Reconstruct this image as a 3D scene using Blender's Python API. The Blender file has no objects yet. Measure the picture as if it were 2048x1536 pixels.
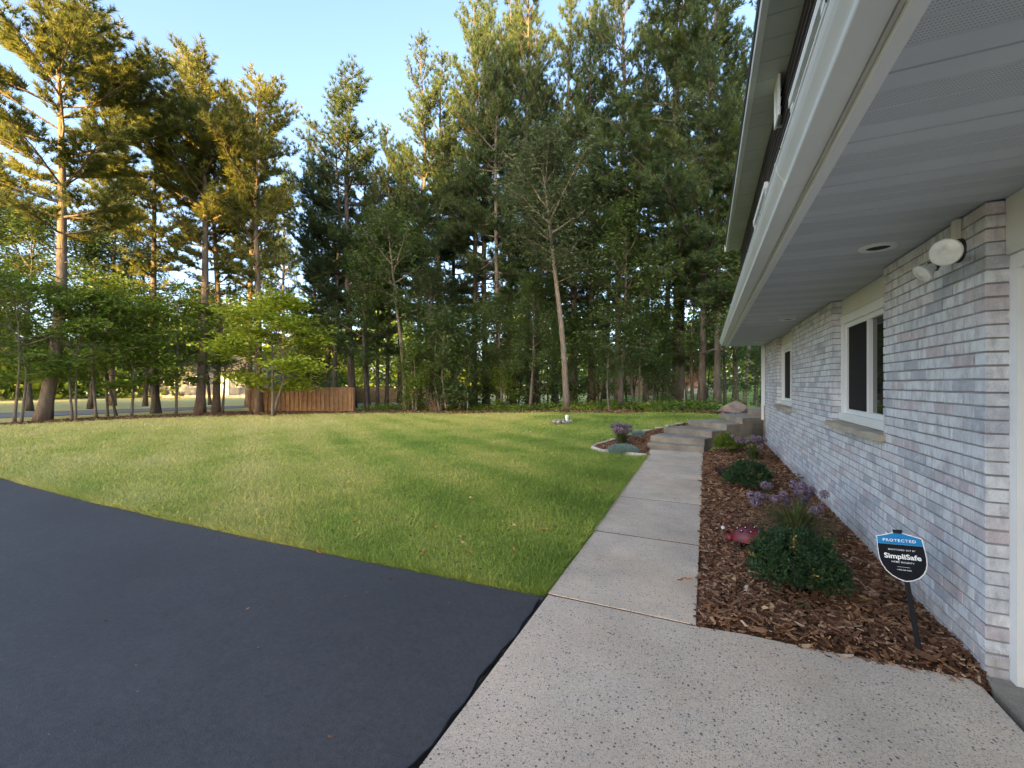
import bpy, math, random
import numpy as np
from mathutils import Matrix, Vector

R = math.radians
rng = np.random.default_rng(7)
random.seed(7)
SC = bpy.context.scene
COL = SC.collection

# ---------------------------------------------------------------- camera, sky, sun, exposure
YAW = R(24.46); FPX = 853.0; CAMH = 1.45
cam = bpy.data.cameras.new('camera'); cam_o = bpy.data.objects.new('camera', cam); COL.objects.link(cam_o)
cam.sensor_width = 36; cam.lens = FPX / 2048 * 36; cam.clip_start = 0.05; cam.clip_end = 3000
cam_o.location = (0, 0, CAMH); cam_o.rotation_euler = (R(90), 0, YAW)
SC.camera = cam_o

SUN_ELEV = 12.0
SUN_DIR = np.array([0.015, -1.0])            # horizontal direction towards the sun
SUN_DIR = SUN_DIR / np.linalg.norm(SUN_DIR)
world = bpy.data.worlds.new('World'); SC.world = world; world.use_nodes = True
nt = world.node_tree
sky = nt.nodes.new('ShaderNodeTexSky'); sky.sky_type = 'NISHITA'; sky.sun_disc = False
sky.sun_elevation = R(SUN_ELEV); sky.sun_rotation = math.atan2(SUN_DIR[0], SUN_DIR[1])
sky.air_density = 0.8; sky.dust_density = 3.4; sky.ozone_density = 1.1; sky.altitude = 200
bg = nt.nodes['Background']; bg.inputs['Strength'].default_value = 0.12
nt.links.new(sky.outputs[0], bg.inputs[0])

sun = bpy.data.lights.new('sun', 'SUN'); sun_o = bpy.data.objects.new('sun', sun); COL.objects.link(sun_o)
sun.energy = 5.0; sun.angle = R(0.6); sun.color = (1.0, 0.64, 0.20)
ce = math.cos(R(SUN_ELEV))
sd = Vector((SUN_DIR[0] * ce, SUN_DIR[1] * ce, math.sin(R(SUN_ELEV))))
sun_o.rotation_euler = sd.to_track_quat('Z', 'Y').to_euler()
sun_o.location = (-30, -40, 30)

SC.view_settings.view_transform = 'Standard'; SC.view_settings.look = 'None'
SC.view_settings.exposure = 2.82; SC.view_settings.gamma = 1.0
SC.render.engine = 'CYCLES'
SC.cycles.use_denoising = True
SC.cycles.max_bounces = 6; SC.cycles.diffuse_bounces = 3; SC.cycles.glossy_bounces = 3
SC.cycles.transmission_bounces = 4; SC.cycles.transparent_max_bounces = 6

# ---------------------------------------------------------------- projection helpers (photo pixel -> place)
FW = np.array([-math.sin(YAW), math.cos(YAW)]); RT = np.array([math.cos(YAW), math.sin(YAW)])
def sst(a, b, x):
    t = np.clip((np.asarray(x, float) - a) / (b - a), 0, 1); return t * t * (3 - 2 * t)
def hgt(X, Y):
    """height of the ground"""
    X = np.asarray(X, float); Y = np.asarray(Y, float)
    A = 0.35 * sst(-12, -3, X) + 0.27 * sst(-3, 0.5, X)
    h = A * sst(0, 1, (Y - 9.4 + 0.35 * X) / 3.4)
    h = h + 0.75 * sst(21, 42, Y) * sst(-14, 2, X)
    diag = (Y - 9.75) - 1.355 * (X + 0.07)
    low = (X > -1.02) & (Y < 10.0) | (X > -0.1) & (diag < 0.25)
    h = np.where(low, -0.04, h)
    return h - 0.02
def G(px, py, z=0.0):
    dz = (768 - py) / FPX; t = (z - CAMH) / dz
    p = t * (FW + RT * (px - 1024) / FPX); return float(p[0]), float(p[1])
def at(px, dep):
    p = dep * (FW + RT * (px - 1024) / FPX); return float(p[0]), float(p[1])
def T(px, py):
    d = FW + RT * (px - 1024) / FPX; dz = (768 - py) / FPX
    t = 1.0
    while t < 120:
        if CAMH + dz * t <= float(hgt(d[0] * t, d[1] * t)) + 0.02: break
        t += 0.03
    return float(d[0] * t), float(d[1] * t), t
def depth_of(x, y): return float(x * FW[0] + y * FW[1])

# ---------------------------------------------------------------- mesh helpers
class MB:
    def __init__(s): s.V = []; s.F = []; s.n = 0; s.tint = []
    def add(s, v, faces, tint=None):
        v = np.asarray(v, float).reshape(-1, 3)
        for f in faces:
            f = np.asarray(f, int); f = f.reshape(1, -1) if f.ndim == 1 else f
            s.F.append(f + s.n)
            s.tint.append(np.broadcast_to(np.asarray(0.5 if tint is None else tint, float), (len(f),)).copy())
        s.V.append(v); s.n += len(v)
    def box(s, lo, hi, tint=None):
        (a, b, c), (d, e, f) = lo, hi
        v = [(a,b,c),(d,b,c),(d,e,c),(a,e,c),(a,b,f),(d,b,f),(d,e,f),(a,e,f)]
        s.add(v, [np.array([(0,3,2,1),(4,5,6,7),(0,1,5,4),(1,2,6,5),(2,3,7,6),(3,0,4,7)])], tint)
    def obox(s, c, half, M, tint=None):
        v = np.array([(x, y, z) for z in (-1, 1) for y in (-1, 1) for x in (-1, 1)], float) * np.asarray(half)
        v = v @ np.asarray(M).T + np.asarray(c)
        s.add(v, [np.array([(0,2,3,1),(4,5,7,6),(0,1,5,4),(1,3,7,5),(3,2,6,7),(2,0,4,6)])], tint)
    def prism(s, poly, z0, z1, tint=None):
        n = len(poly); p = np.asarray(poly, float)
        if np.sum(p[:, 0] * np.roll(p[:, 1], -1) - np.roll(p[:, 0], -1) * p[:, 1]) < 0: p = p[::-1]
        v = np.vstack([np.c_[p, np.full(n, z0)], np.c_[p, np.full(n, z1)]])
        i = np.arange(n); j = (i + 1) % n
        s.add(v, [i[::-1], i + n, np.c_[i, j, j + n, i + n]], tint)
    def extrude(s, prof, axis, a, b, tint=None):
        """profile in the two other axes (closed), swept from a to b along axis"""
        n = len(prof); p = np.asarray(prof, float)
        def mk(t):
            o = np.zeros((n, 3)); k = [i for i in range(3) if i != axis]
            o[:, k[0]] = p[:, 0]; o[:, k[1]] = p[:, 1]; o[:, axis] = t; return o
        i = np.arange(n); j = (i + 1) % n
        s.add(np.vstack([mk(a), mk(b)]), [i[::-1], i + n, np.c_[i, j, j + n, i + n]], tint)
    def tube(s, pts, rad, k=8, cap=True, tint=None):
        pts = np.asarray(pts, float); rad = np.broadcast_to(np.asarray(rad, float), (len(pts),))
        n = len(pts); d = np.gradient(pts, axis=0); d /= np.linalg.norm(d, axis=1)[:, None] + 1e-9
        ref = np.array([0, 0, 1.0]) if abs(d[0][2]) < 0.8 else np.array([1.0, 0, 0])
        u = np.cross(d, ref); u /= np.linalg.norm(u, axis=1)[:, None] + 1e-9; w = np.cross(d, u)
        a = np.arange(k) * 2 * math.pi / k
        v = pts[:, None] + rad[:, None, None] * (np.cos(a)[None, :, None] * u[:, None] + np.sin(a)[None, :, None] * w[:, None])
        f = []
        i = np.arange(k); j = (i + 1) % k
        q = np.vstack([np.c_[r * k + i, (r + 1) * k + i, (r + 1) * k + j, r * k + j] for r in range(n - 1)])
        f.append(q)
        if cap: f += [i, (n - 1) * k + i[::-1]]
        s.add(v.reshape(-1, 3), f, tint)
    def lathe(s, prof, c, k=24, M=None, tint=None):
        """prof: (r, z) list revolved about z"""
        p = np.asarray(prof, float); n = len(p); a = np.arange(k) * 2 * math.pi / k
        v = np.stack([p[:, 0][:, None] * np.cos(a), p[:, 0][:, None] * np.sin(a), np.repeat(p[:, 1][:, None], k, 1)], -1).reshape(-1, 3)
        if M is not None: v = v @ np.asarray(M).T
        v = v + np.asarray(c)
        i = np.arange(k); j = (i + 1) % k
        s.add(v, [np.vstack([np.c_[r * k + i, r * k + j, (r + 1) * k + j, (r + 1) * k + i] for r in range(n - 1)])], tint)
    def mesh(s, name, smooth=False):
        me = bpy.data.meshes.new(name)
        V = np.vstack(s.V); me.vertices.add(len(V)); me.vertices.foreach_set('co', V.astype(np.float32).ravel())
        tot = [np.full(len(f), f.shape[1]) for f in s.F]; tot = np.concatenate(tot)
        idx = np.concatenate([f.ravel() for f in s.F])
        me.loops.add(len(idx)); me.loops.foreach_set('vertex_index', idx.astype(np.int32))
        me.polygons.add(len(tot)); me.polygons.foreach_set('loop_start', np.concatenate([[0], np.cumsum(tot)[:-1]]).astype(np.int32))
        me.polygons.foreach_set('use_smooth', np.full(len(tot), bool(smooth)))
        at_ = me.attributes.new('tint', 'FLOAT', 'FACE'); at_.data.foreach_set('value', np.concatenate(s.tint).astype(np.float32))
        me.update(calc_edges=True); me.validate(); return me

WPOS = {}
def link(name, me, mat=None, parent=None, local=None):
    if mat is not None:
        if len(me.materials) == 0: me.materials.append(mat)
    o = bpy.data.objects.new(name, me); COL.objects.link(o)
    if parent is not None:
        o.parent = parent; w = WPOS.get(parent.name, (0, 0, 0)); o.location = (-w[0], -w[1], -w[2])
    if local is not None: o.location = local
    return o
def obj(name, mb, mat, parent=None, smooth=False): return link(name, mb.mesh(name, smooth), mat, parent)
def tag(o, label=None, cat=None, group=None, kind=None):
    if label: o['label'] = label
    if cat: o['category'] = cat
    if group: o['group'] = group
    if kind: o['kind'] = kind
    return o
def thing(name, label, cat, loc=(0, 0, 0), group=None):
    o = bpy.data.objects.new(name, None); COL.objects.link(o); o.location = loc; o.empty_display_size = 0.2
    WPOS[o.name] = tuple(loc); return tag(o, label, cat, group)
def struct(name, mb, mat, parent=None, smooth=False, label=None):
    o = obj(name, mb, mat, parent, smooth)
    if parent is None: o['kind'] = 'structure'
    if label: o['label'] = label
    return o
def rotz(a): c, s = math.cos(a), math.sin(a); return np.array([[c, -s, 0], [s, c, 0], [0, 0, 1.0]])
def frame_from_z(z):
    z = np.asarray(z, float); z = z / np.linalg.norm(z); r = np.array([0, 0, 1.0]) if abs(z[2]) < 0.9 else np.array([1.0, 0, 0])
    x = np.cross(r, z); x /= np.linalg.norm(x); return np.stack([x, np.cross(z, x), z], 1)

# ---------------------------------------------------------------- materials
class NT:
    def __init__(s, name, rough=0.8, spec=0.3):
        s.m = bpy.data.materials.new(name); s.m.use_nodes = True; s.t = s.m.node_tree
        s.b = s.t.nodes['Principled BSDF']; s.b.inputs['Roughness'].default_value = rough
        s.b.inputs['Specular IOR Level'].default_value = spec
        s.out = s.t.nodes['Material Output']
    def n(s, typ, **kw):
        o = s.t.nodes.new(typ)
        for k, v in kw.items():
            if k in o.inputs.keys(): o.inputs[k].default_value = v
            else: setattr(o, k, v)
        return o
    def l(s, a, b): s.t.links.new(a, b)
    def pos(s): return s.n('ShaderNodeNewGeometry').outputs['Position']
    def objc(s): return s.n('ShaderNodeTexCoord').outputs['Object']
    def noise(s, vec, scale, detail=4, rough=0.55):
        o = s.n('ShaderNodeTexNoise'); o.inputs['Scale'].default_value = scale; o.inputs['Detail'].default_value = detail
        o.inputs['Roughness'].default_value = rough; s.l(vec, o.inputs['Vector']); return o.outputs['Fac']
    def ramp(s, fac, stops, interp='LINEAR'):
        o = s.n('ShaderNodeValToRGB'); o.color_ramp.interpolation = interp
        e = o.color_ramp.elements
        while len(e) > 1: e.remove(e[-1])
        e[0].position = stops[0][0]; e[0].color = (*stops[0][1], 1) if len(stops[0][1]) == 3 else stops[0][1]
        for p, c in stops[1:]:
            x = e.new(p); x.color = (*c, 1)
        s.l(fac, o.inputs[0]); return o.outputs[0]
    def mix(s, fac, a, b, mode='MIX'):
        o = s.n('ShaderNodeMix', data_type='RGBA', blend_type=mode)
        for v, i in ((fac, 0), (a, 6), (b, 7)):
            if isinstance(v, (int, float)): o.inputs[i].default_value = v
            elif isinstance(v, tuple): o.inputs[i].default_value = (*v, 1)
            else: s.l(v, o.inputs[i])
        return o.outputs[2]
    def math(s, op, a, b=None):
        o = s.n('ShaderNodeMath', operation=op)
        for v, i in ((a, 0), (b, 1)):
            if v is None: continue
            if isinstance(v, (int, float)): o.inputs[i].default_value = v
            else: s.l(v, o.inputs[i])
        return o.outputs[0]
    def attr(s, name='tint'): return s.n('ShaderNodeAttribute', attribute_name=name).outputs['Fac']
    def color(s, c):
        if isinstance(c, tuple): s.b.inputs['Base Color'].default_value = (*c, 1)
        else: s.l(c, s.b.inputs['Base Color'])
        return s
    def bump(s, h, strength=0.3, dist=0.01):
        o = s.n('ShaderNodeBump'); o.inputs['Strength'].default_value = strength; o.inputs['Distance'].default_value = dist
        s.l(h, o.inputs['Height']); s.l(o.outputs[0], s.b.inputs['Normal']); return s

def simple(name, c, rough=0.6, spec=0.3, var=0.15, scale=6.0, bump=0.0, bscale=60):
    m = NT(name, rough, spec); p = m.pos()
    f = m.noise(p, scale, 5)
    lo = tuple(x * (1 - var) for x in c); hi = tuple(min(1, x * (1 + var)) for x in c)
    m.color(m.ramp(f, [(0.3, lo), (0.7, hi)]))
    if bump: m.bump(m.noise(p, bscale, 4), bump, 0.004)
    return m.m

def foliage(name, stops, trans=0.35, spec=0.25, rough=0.55):
    m = NT(name, rough, spec)
    p = m.pos(); big = m.noise(p, 0.5, 2); t = m.attr()
    f = m.math('ADD', m.math('MULTIPLY', t, 0.75), m.math('MULTIPLY', m.math('SUBTRACT', big, 0.5), 0.7))
    c = m.ramp(f, stops); m.color(c)
    tr = m.n('ShaderNodeBsdfTranslucent'); m.l(c, tr.inputs['Color'])
    mx = m.n('ShaderNodeMixShader'); mx.inputs[0].default_value = trans
    m.l(m.b.outputs[0], mx.inputs[1]); m.l(tr.outputs[0], mx.inputs[2]); m.l(mx.outputs[0], m.out.inputs[0])
    return m.m

M = {}
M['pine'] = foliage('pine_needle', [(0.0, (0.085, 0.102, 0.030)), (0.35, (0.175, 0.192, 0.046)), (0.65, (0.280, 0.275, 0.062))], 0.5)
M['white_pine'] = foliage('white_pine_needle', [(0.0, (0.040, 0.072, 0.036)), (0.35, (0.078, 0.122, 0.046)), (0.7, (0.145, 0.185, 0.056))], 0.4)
M['plume_pine'] = foliage('plume_pine_needle', [(0.0, (0.055, 0.10, 0.035)), (0.4, (0.095, 0.16, 0.045)), (0.7, (0.14, 0.21, 0.06))], 0.3)
M['maple'] = foliage('maple_leaf', [(0.0, (0.070, 0.120, 0.020)), (0.35, (0.145, 0.215, 0.030)), (0.7, (0.25, 0.31, 0.040))], 0.4)
M['dark_leaf'] = foliage('dark_leaf', [(0.0, (0.045, 0.078, 0.026)), (0.35, (0.082, 0.132, 0.036)), (0.7, (0.145, 0.195, 0.056))], 0.35, 0.4, 0.4)
M['painted_sun_leaf'] = foliage('painted_sun_leaf', [(0.0, (0.20, 0.28, 0.03)), (0.35, (0.36, 0.43, 0.045)), (0.7, (0.52, 0.53, 0.07))], 0.45)  # bright yellow green: sunlight painted into the leaf colour, the tree stands in shade
M['grey_leaf'] = foliage('grey_green_leaf', [(0.0, (0.045, 0.068, 0.030)), (0.35, (0.085, 0.115, 0.048)), (0.7, (0.155, 0.185, 0.085))], 0.3, 0.5, 0.35)
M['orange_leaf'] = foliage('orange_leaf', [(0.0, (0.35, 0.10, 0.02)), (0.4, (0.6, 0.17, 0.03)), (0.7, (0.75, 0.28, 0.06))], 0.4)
M['boxwood'] = foliage('boxwood_leaf', [(0.0, (0.018, 0.048, 0.020)), (0.35, (0.035, 0.082, 0.030)), (0.62, (0.065, 0.125, 0.040)), (0.92, (0.12, 0.18, 0.05)), (0.98, (0.42, 0.27, 0.06))], 0.25, 0.4, 0.4)
M['strap'] = foliage('strap_leaf', [(0.0, (0.05, 0.085, 0.025)), (0.4, (0.10, 0.145, 0.04)), (0.75, (0.19, 0.21, 0.075))], 0.25, 0.4)
M['straw'] = foliage('straw_leaf', [(0.0, (0.20, 0.17, 0.08)), (0.6, (0.38, 0.32, 0.16))], 0.2)
M['silver'] = foliage('silver_leaf', [(0.0, (0.16, 0.25, 0.22)), (0.35, (0.30, 0.42, 0.37)), (0.7, (0.46, 0.58, 0.52))], 0.2)
M['burgundy'] = foliage('burgundy_leaf', [(0.0, (0.04, 0.02, 0.03)), (0.6, (0.10, 0.05, 0.07))], 0.2)
M['allium'] = foliage('allium_flower', [(0.0, (0.18, 0.13, 0.18)), (0.4, (0.32, 0.235, 0.32)), (0.7, (0.46, 0.36, 0.44))], 0.25)
M['dry'] = foliage('dry_twig', [(0.0, (0.22, 0.15, 0.10)), (0.7, (0.42, 0.30, 0.20))], 0.2)

def bark(name, a, b, c, scale=9):
    m = NT(name, 0.9, 0.15); p = m.pos()
    mp = m.n('ShaderNodeMapping'); mp.inputs['Scale'].default_value = (1, 1, 0.28); m.l(p, mp.inputs[0])
    f = m.noise(mp.outputs[0], scale, 6, 0.65); g = m.noise(p, 0.7, 3)
    col = m.ramp(f, [(0.3, a), (0.5, b), (0.72, c)])
    m.color(m.mix(m.ramp(g, [(0.35, (0, 0, 0)), (0.65, (0.5, 0.5, 0.5))]), col, (0.17, 0.15, 0.13)))
    m.bump(f, 0.9, 0.05); return m.m
M['bark_pine'] = bark('pine_bark', (0.10, 0.062, 0.042), (0.22, 0.14, 0.10), (0.34, 0.23, 0.17))
M['bark_red'] = bark('red_pine_bark', (0.10, 0.068, 0.048), (0.20, 0.140, 0.100), (0.29, 0.21, 0.16))
M['bark_dark'] = bark('dark_bark', (0.045, 0.034, 0.028), (0.095, 0.074, 0.060), (0.16, 0.128, 0.105))
M['bark_grey'] = bark('grey_bark', (0.10, 0.080, 0.058), (0.19, 0.152, 0.112), (0.28, 0.23, 0.175), 14)

def lawn_col(m, blades):
    p = m.pos()
    sep = m.n('ShaderNodeSeparateXYZ'); m.l(p, sep.inputs[0])
    big = m.noise(p, 0.16, 3, 0.6); mid = m.noise(p, 0.9, 4, 0.6)
    # mowing stripes: blade sheen painted into the colour, bands roughly 0.55 m wide across the yard
    sx = m.math('ADD', m.math('MULTIPLY', sep.outputs[1], 0.83), m.math('MULTIPLY', sep.outputs[0], 0.56))
    st = m.math('SINE', m.math('ADD', m.math('MULTIPLY', sx, 4.6), m.math('MULTIPLY', mid, 3.0)))
    # drier towards the drive side, greener along the walk
    dry = m.math('ADD', m.math('MULTIPLY', m.math('ADD', sep.outputs[0], 6.0), -0.035), m.math('MULTIPLY', m.math('SUBTRACT', big, 0.5), 1.5))
    f = m.math('ADD', m.math('ADD', 0.46, dry), m.math('ADD', m.math('MULTIPLY', st, 0.11), m.math('MULTIPLY', m.math('SUBTRACT', mid, 0.5), 0.9)))
    c = m.ramp(f, [(0.0, (0.195, 0.290, 0.060)), (0.3, (0.325, 0.410, 0.095)), (0.55, (0.50, 0.50, 0.155)), (0.95, (0.64, 0.58, 0.25))])
    if blades:
        t = m.attr(); c = m.mix(0.6, c, m.ramp(t, [(0.0, (0.35, 0.45, 0.3)), (0.5, (0.95, 1.0, 0.85)), (0.9, (1.5, 1.4, 1.05)), (0.97, (2.4, 1.9, 1.5))]), 'MULTIPLY')
    return c
m = NT('lawn_soil', 0.95, 0.1); c = lawn_col(m, False); fine = m.noise(m.pos(), 45, 3, 0.7)
m.color(m.mix(1.0, c, m.ramp(fine, [(0.3, (0.55, 0.55, 0.55)), (0.7, (1.1, 1.1, 1.1))]), 'MULTIPLY')); m.bump(fine, 0.8, 0.03); M['lawn'] = m.m
m = NT('grass_blade', 0.6, 0.25); c = lawn_col(m, True); m.color(c)
tr = m.n('ShaderNodeBsdfTranslucent'); m.l(c, tr.inputs['Color']); mx = m.n('ShaderNodeMixShader'); mx.inputs[0].default_value = 0.3
m.l(m.b.outputs[0], mx.inputs[1]); m.l(tr.outputs[0], mx.inputs[2]); m.l(mx.outputs[0], m.out.inputs[0]); M['grass'] = m.m

def concrete(name, base, agg=1.0, dark=0.0):
    m = NT(name, 0.85, 0.25); p = m.pos()
    n1 = m.noise(p, 1.3, 5, 0.6); n2 = m.noise(p, 130, 3, 0.7)
    col = m.ramp(n1, [(0.3, tuple(x * 0.80 for x in base)), (0.7, tuple(x * 1.12 for x in base))])
    col = m.mix(1.0, col, m.ramp(n2, [(0.3, (0.72, 0.71, 0.70)), (0.65, (1.1, 1.1, 1.1))]), 'MULTIPLY')
    tan = m.noise(p, 0.55, 5, 0.65)
    col = m.mix(1.0, col, m.ramp(tan, [(0.32, (0.90, 0.93, 0.97)), (0.66, (1.06, 1.0, 0.92))]), 'MULTIPLY')
    rnd = m.n('ShaderNodeObjectInfo').outputs['Random']
    col = m.mix(1.0, col, m.ramp(rnd, [(0.0, (0.90, 0.90, 0.91)), (1.0, (1.06, 1.05, 1.03))]), 'MULTIPLY')
    h = n2
    if agg:
        for sc, th, keep, cc in ((60, 0.30, 0.22, (0.10, 0.085, 0.085)), (130, 0.34, 0.40, (0.15, 0.125, 0.115)), (28, 0.17, 0.09, (0.085, 0.075, 0.08))):
            mp = m.n('ShaderNodeMapping'); mp.inputs['Location'].default_value = (sc, sc * .3, 0); m.l(p, mp.inputs[0])
            v = m.n('ShaderNodeTexVoronoi', feature='F1'); v.inputs['Scale'].default_value = sc; v.inputs['Randomness'].default_value = 1.0
            dn = m.n('ShaderNodeVectorMath', operation='ADD'); nz = m.n('ShaderNodeTexNoise'); nz.inputs['Scale'].default_value = sc * 1.2
            m.l(p, nz.inputs['Vector']); sc_ = m.n('ShaderNodeVectorMath', operation='SCALE'); sc_.inputs['Scale'].default_value = 0.35 / sc
            m.l(nz.outputs['Color'], sc_.inputs[0]); m.l(mp.outputs[0], dn.inputs[0]); m.l(sc_.outputs[0], dn.inputs[1]); m.l(dn.outputs[0], v.inputs['Vector'])
            sp = m.n('ShaderNodeSeparateColor'); m.l(v.outputs['Color'], sp.inputs[0])
            patch = m.noise(p, 0.8, 3)
            k = m.math('LESS_THAN', sp.outputs[0], m.math('MULTIPLY', m.math('MULTIPLY', patch, 2.0), keep * agg))
            msk = m.math('MULTIPLY', m.math('LESS_THAN', v.outputs['Distance'], th), k)
            tone = m.mix(sp.outputs[1], cc, tuple(x * 2.2 for x in cc))
            col = m.mix(msk, col, tone)
    if dark:
        st = m.noise(p, 2.2, 6, 0.7)
        col = m.mix(1.0, col, m.ramp(st, [(0.35, (1 - dark,) * 3), (0.6, (1, 1, 1))]), 'MULTIPLY')
    m.color(col); m.bump(h, 0.35, 0.004); return m.m
M['concrete_pad'] = concrete('exposed_aggregate', (0.71, 0.59, 0.465), 1.0)
M['concrete_walk'] = concrete('walk_concrete', (0.70, 0.58, 0.455), 0.55, 0.12)
M['concrete_old'] = concrete('weathered_concrete', (0.37, 0.335, 0.28), 0, 0.35)
M['stone_sill'] = concrete('stone_sill', (0.50, 0.46, 0.38), 0, 0.2)

m = NT('asphalt_sealcoat', 0.62, 0.35); p = m.pos()
n1 = m.noise(p, 0.6, 5, 0.65); n2 = m.noise(p, 170, 3, 0.7); n3 = m.noise(p, 7, 5, 0.7)
col = m.ramp(n1, [(0.3, (0.058, 0.056, 0.060)), (0.7, (0.076, 0.074, 0.078))])
col = m.mix(1.0, col, m.ramp(n2, [(0.3, (0.7, 0.7, 0.7)), (0.60, (1.15, 1.15, 1.15)), (0.74, (2.0, 2.0, 2.0))]), 'MULTIPLY')
n4 = m.noise(p, 34, 4, 0.75); col = m.mix(1.0, col, m.ramp(n4, [(0.30, (0.72, 0.72, 0.72)), (0.55, (1.0, 1.0, 1.0)), (0.75, (1.22, 1.22, 1.22))]), 'MULTIPLY')
m.color(m.mix(1.0, col, m.ramp(n3, [(0.3, (0.88, 0.88, 0.88)), (0.7, (1.08, 1.08, 1.08))]), 'MULTIPLY')); m.bump(n2, 0.5, 0.006); M['asphalt'] = m.m
M['road'] = simple('road_asphalt', (0.16, 0.165, 0.18), 0.8, 0.3, 0.12, 2)

m = NT('whitewashed_brick', 0.88, 0.2); p = m.pos(); t = m.attr()
base = m.ramp(t, [(0.0, (0.42, 0.45, 0.51)), (0.2, (0.66, 0.69, 0.73)), (0.55, (0.78, 0.81, 0.84)), (0.82, (0.72, 0.71, 0.73)), (0.95, (0.62, 0.55, 0.57)), (1.0, (0.46, 0.48, 0.54))])
n1 = m.noise(p, 14, 5, 0.65); mp = m.n('ShaderNodeMapping'); mp.inputs['Scale'].default_value = (1, 1, 0.35); m.l(p, mp.inputs[0]); n2 = m.noise(mp.outputs[0], 22, 4, 0.6)
col = m.mix(m.ramp(n2, [(0.42, (0, 0, 0)), (0.68, (0.75, 0.75, 0.75))]), base, (0.40, 0.385, 0.42))
col = m.mix(m.ramp(n1, [(0.50, (0, 0, 0)), (0.70, (0.6, 0.6, 0.6))]), col, (0.78, 0.79, 0.82))
sepb = m.n('ShaderNodeSeparateXYZ'); m.l(p, sepb.inputs[0]); splash = m.math('MULTIPLY', m.math('LESS_THAN', sepb.outputs[2], m.math('MULTIPLY', m.noise(p, 7, 4, 0.7), 0.30)), 0.35)
col = m.mix(splash, col, (0.33, 0.25, 0.19))
fine = m.noise(p, 160, 4, 0.7)
m.color(m.mix(1.0, col, m.ramp(fine, [(0.3, (0.82, 0.82, 0.82)), (0.6, (1.04, 1.04, 1.04))]), 'MULTIPLY')); m.bump(m.mix(0.5, fine, n1), 0.7, 0.006); M['brick'] = m.m
M['mortar'] = simple('painted_mortar', (0.30, 0.29, 0.30), 0.95, 0.1, 0.25, 9, 0.5, 120)
M['white'] = simple('white_paint', (0.80, 0.81, 0.80), 0.45, 0.4, 0.03, 3)
M['gutter'] = simple('gutter_metal', (0.70, 0.71, 0.68), 0.35, 0.5, 0.05, 2)
M['fascia'] = simple('fascia_metal', (0.56, 0.56, 0.53), 0.5, 0.4, 0.06, 2)
M['frieze'] = simple('cream_panel', (0.66, 0.66, 0.60), 0.6, 0.3, 0.05, 3)
m = NT('soffit_vinyl', 0.55, 0.35); p = m.pos(); sep = m.n('ShaderNodeSeparateXYZ'); m.l(p, sep.inputs[0])
# small punched holes in the vented strips
def frac(v, k): return m.math('FRACT', m.math('MULTIPLY', v, k))
gx = m.math('ABSOLUTE', m.math('SUBTRACT', frac(sep.outputs[0], 120.0), 0.5)); gy = m.math('ABSOLUTE', m.math('SUBTRACT', frac(sep.outputs[1], 90.0), 0.5))
hole = m.math('MULTIPLY', m.math('LESS_THAN', gx, 0.30), m.math('LESS_THAN', gy, 0.24))
vent = m.attr(); vm = m.math('GREATER_THAN', vent, 0.75)
dirt = m.noise(p, 1.2, 5, 0.6)
base = m.ramp(dirt, [(0.3, (0.47, 0.49, 0.52)), (0.7, (0.55, 0.57, 0.60))])
m.color(m.mix(m.math('MULTIPLY', hole, vm), base, (0.30, 0.30, 0.31))); M['soffit'] = m.m
M['soffit_up'] = simple('upper_soffit', (0.52, 0.53, 0.51), 0.6, 0.3, 0.08, 2)
M['siding'] = simple('dark_siding', (0.105, 0.090, 0.092), 0.6, 0.3, 0.2, 3)
M['shingle'] = simple('roof_shingle', (0.09, 0.085, 0.08), 0.95, 0.1, 0.3, 12, 0.5, 50)
M['black'] = simple('black_plastic', (0.008, 0.008, 0.010), 0.6, 0.2, 0.1, 8)
M['black_metal'] = simple('black_metal', (0.03, 0.03, 0.033), 0.5, 0.5, 0.3, 20)
M['lamp_lens'] = simple('lamp_lens', (0.72, 0.72, 0.66), 0.25, 0.6, 0.08, 30)
m = NT('window_glass', 0.03, 0.9); m.color((0.012, 0.013, 0.015)); m.b.inputs['IOR'].default_value = 1.6; M['glass'] = m.m
M['screen'] = simple('insect_screen', (0.022, 0.020, 0.022), 0.8, 0.2, 0.15, 200)
def woodchip():
    m = NT('mulch_chip', 0.92, 0.12); t = m.attr(); p = m.pos()
    c = m.ramp(t, [(0.0, (0.070, 0.034, 0.021)), (0.35, (0.18, 0.090, 0.050)), (0.65, (0.31, 0.170, 0.096)), (0.86, (0.45, 0.29, 0.175)), (1.0, (0.64, 0.50, 0.36))])
    f = m.noise(p, 90, 4); m.color(m.mix(1.0, c, m.ramp(f, [(0.3, (0.7, 0.7, 0.7)), (0.7, (1.15, 1.15, 1.15))]), 'MULTIPLY')); m.bump(f, 0.5, 0.004); return m.m
M['chip'] = woodchip()
m = NT('mulch_soil', 0.95, 0.1); p = m.pos(); f = m.noise(p, 55, 5, 0.75)
m.color(m.ramp(f, [(0.3, (0.030, 0.018, 0.012)), (0.55, (0.10, 0.055, 0.034)), (0.75, (0.22, 0.13, 0.08))])); m.bump(f, 1.0, 0.03); M['mulch'] = m.m
m = NT('needle_litter', 0.95, 0.1); p = m.pos(); f = m.noise(p, 20, 6, 0.75); g = m.noise(p, 0.8, 4)
c = m.ramp(f, [(0.3, (0.10, 0.055, 0.030)), (0.55, (0.26, 0.145, 0.075)), (0.75, (0.42, 0.26, 0.14))])
m.color(m.mix(m.ramp(g, [(0.5, (0, 0, 0)), (0.7, (0.6, 0.6, 0.6))]), c, (0.10, 0.10, 0.045))); m.bump(f, 1.0, 0.03); M['litter'] = m.m
M['fence'] = simple('stained_fence', (0.30, 0.175, 0.092), 0.85, 0.15, 0.22, 5)
M['fence_pale'] = simple('weathered_fence', (0.52, 0.38, 0.25), 0.9, 0.1, 0.2, 5)
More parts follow.
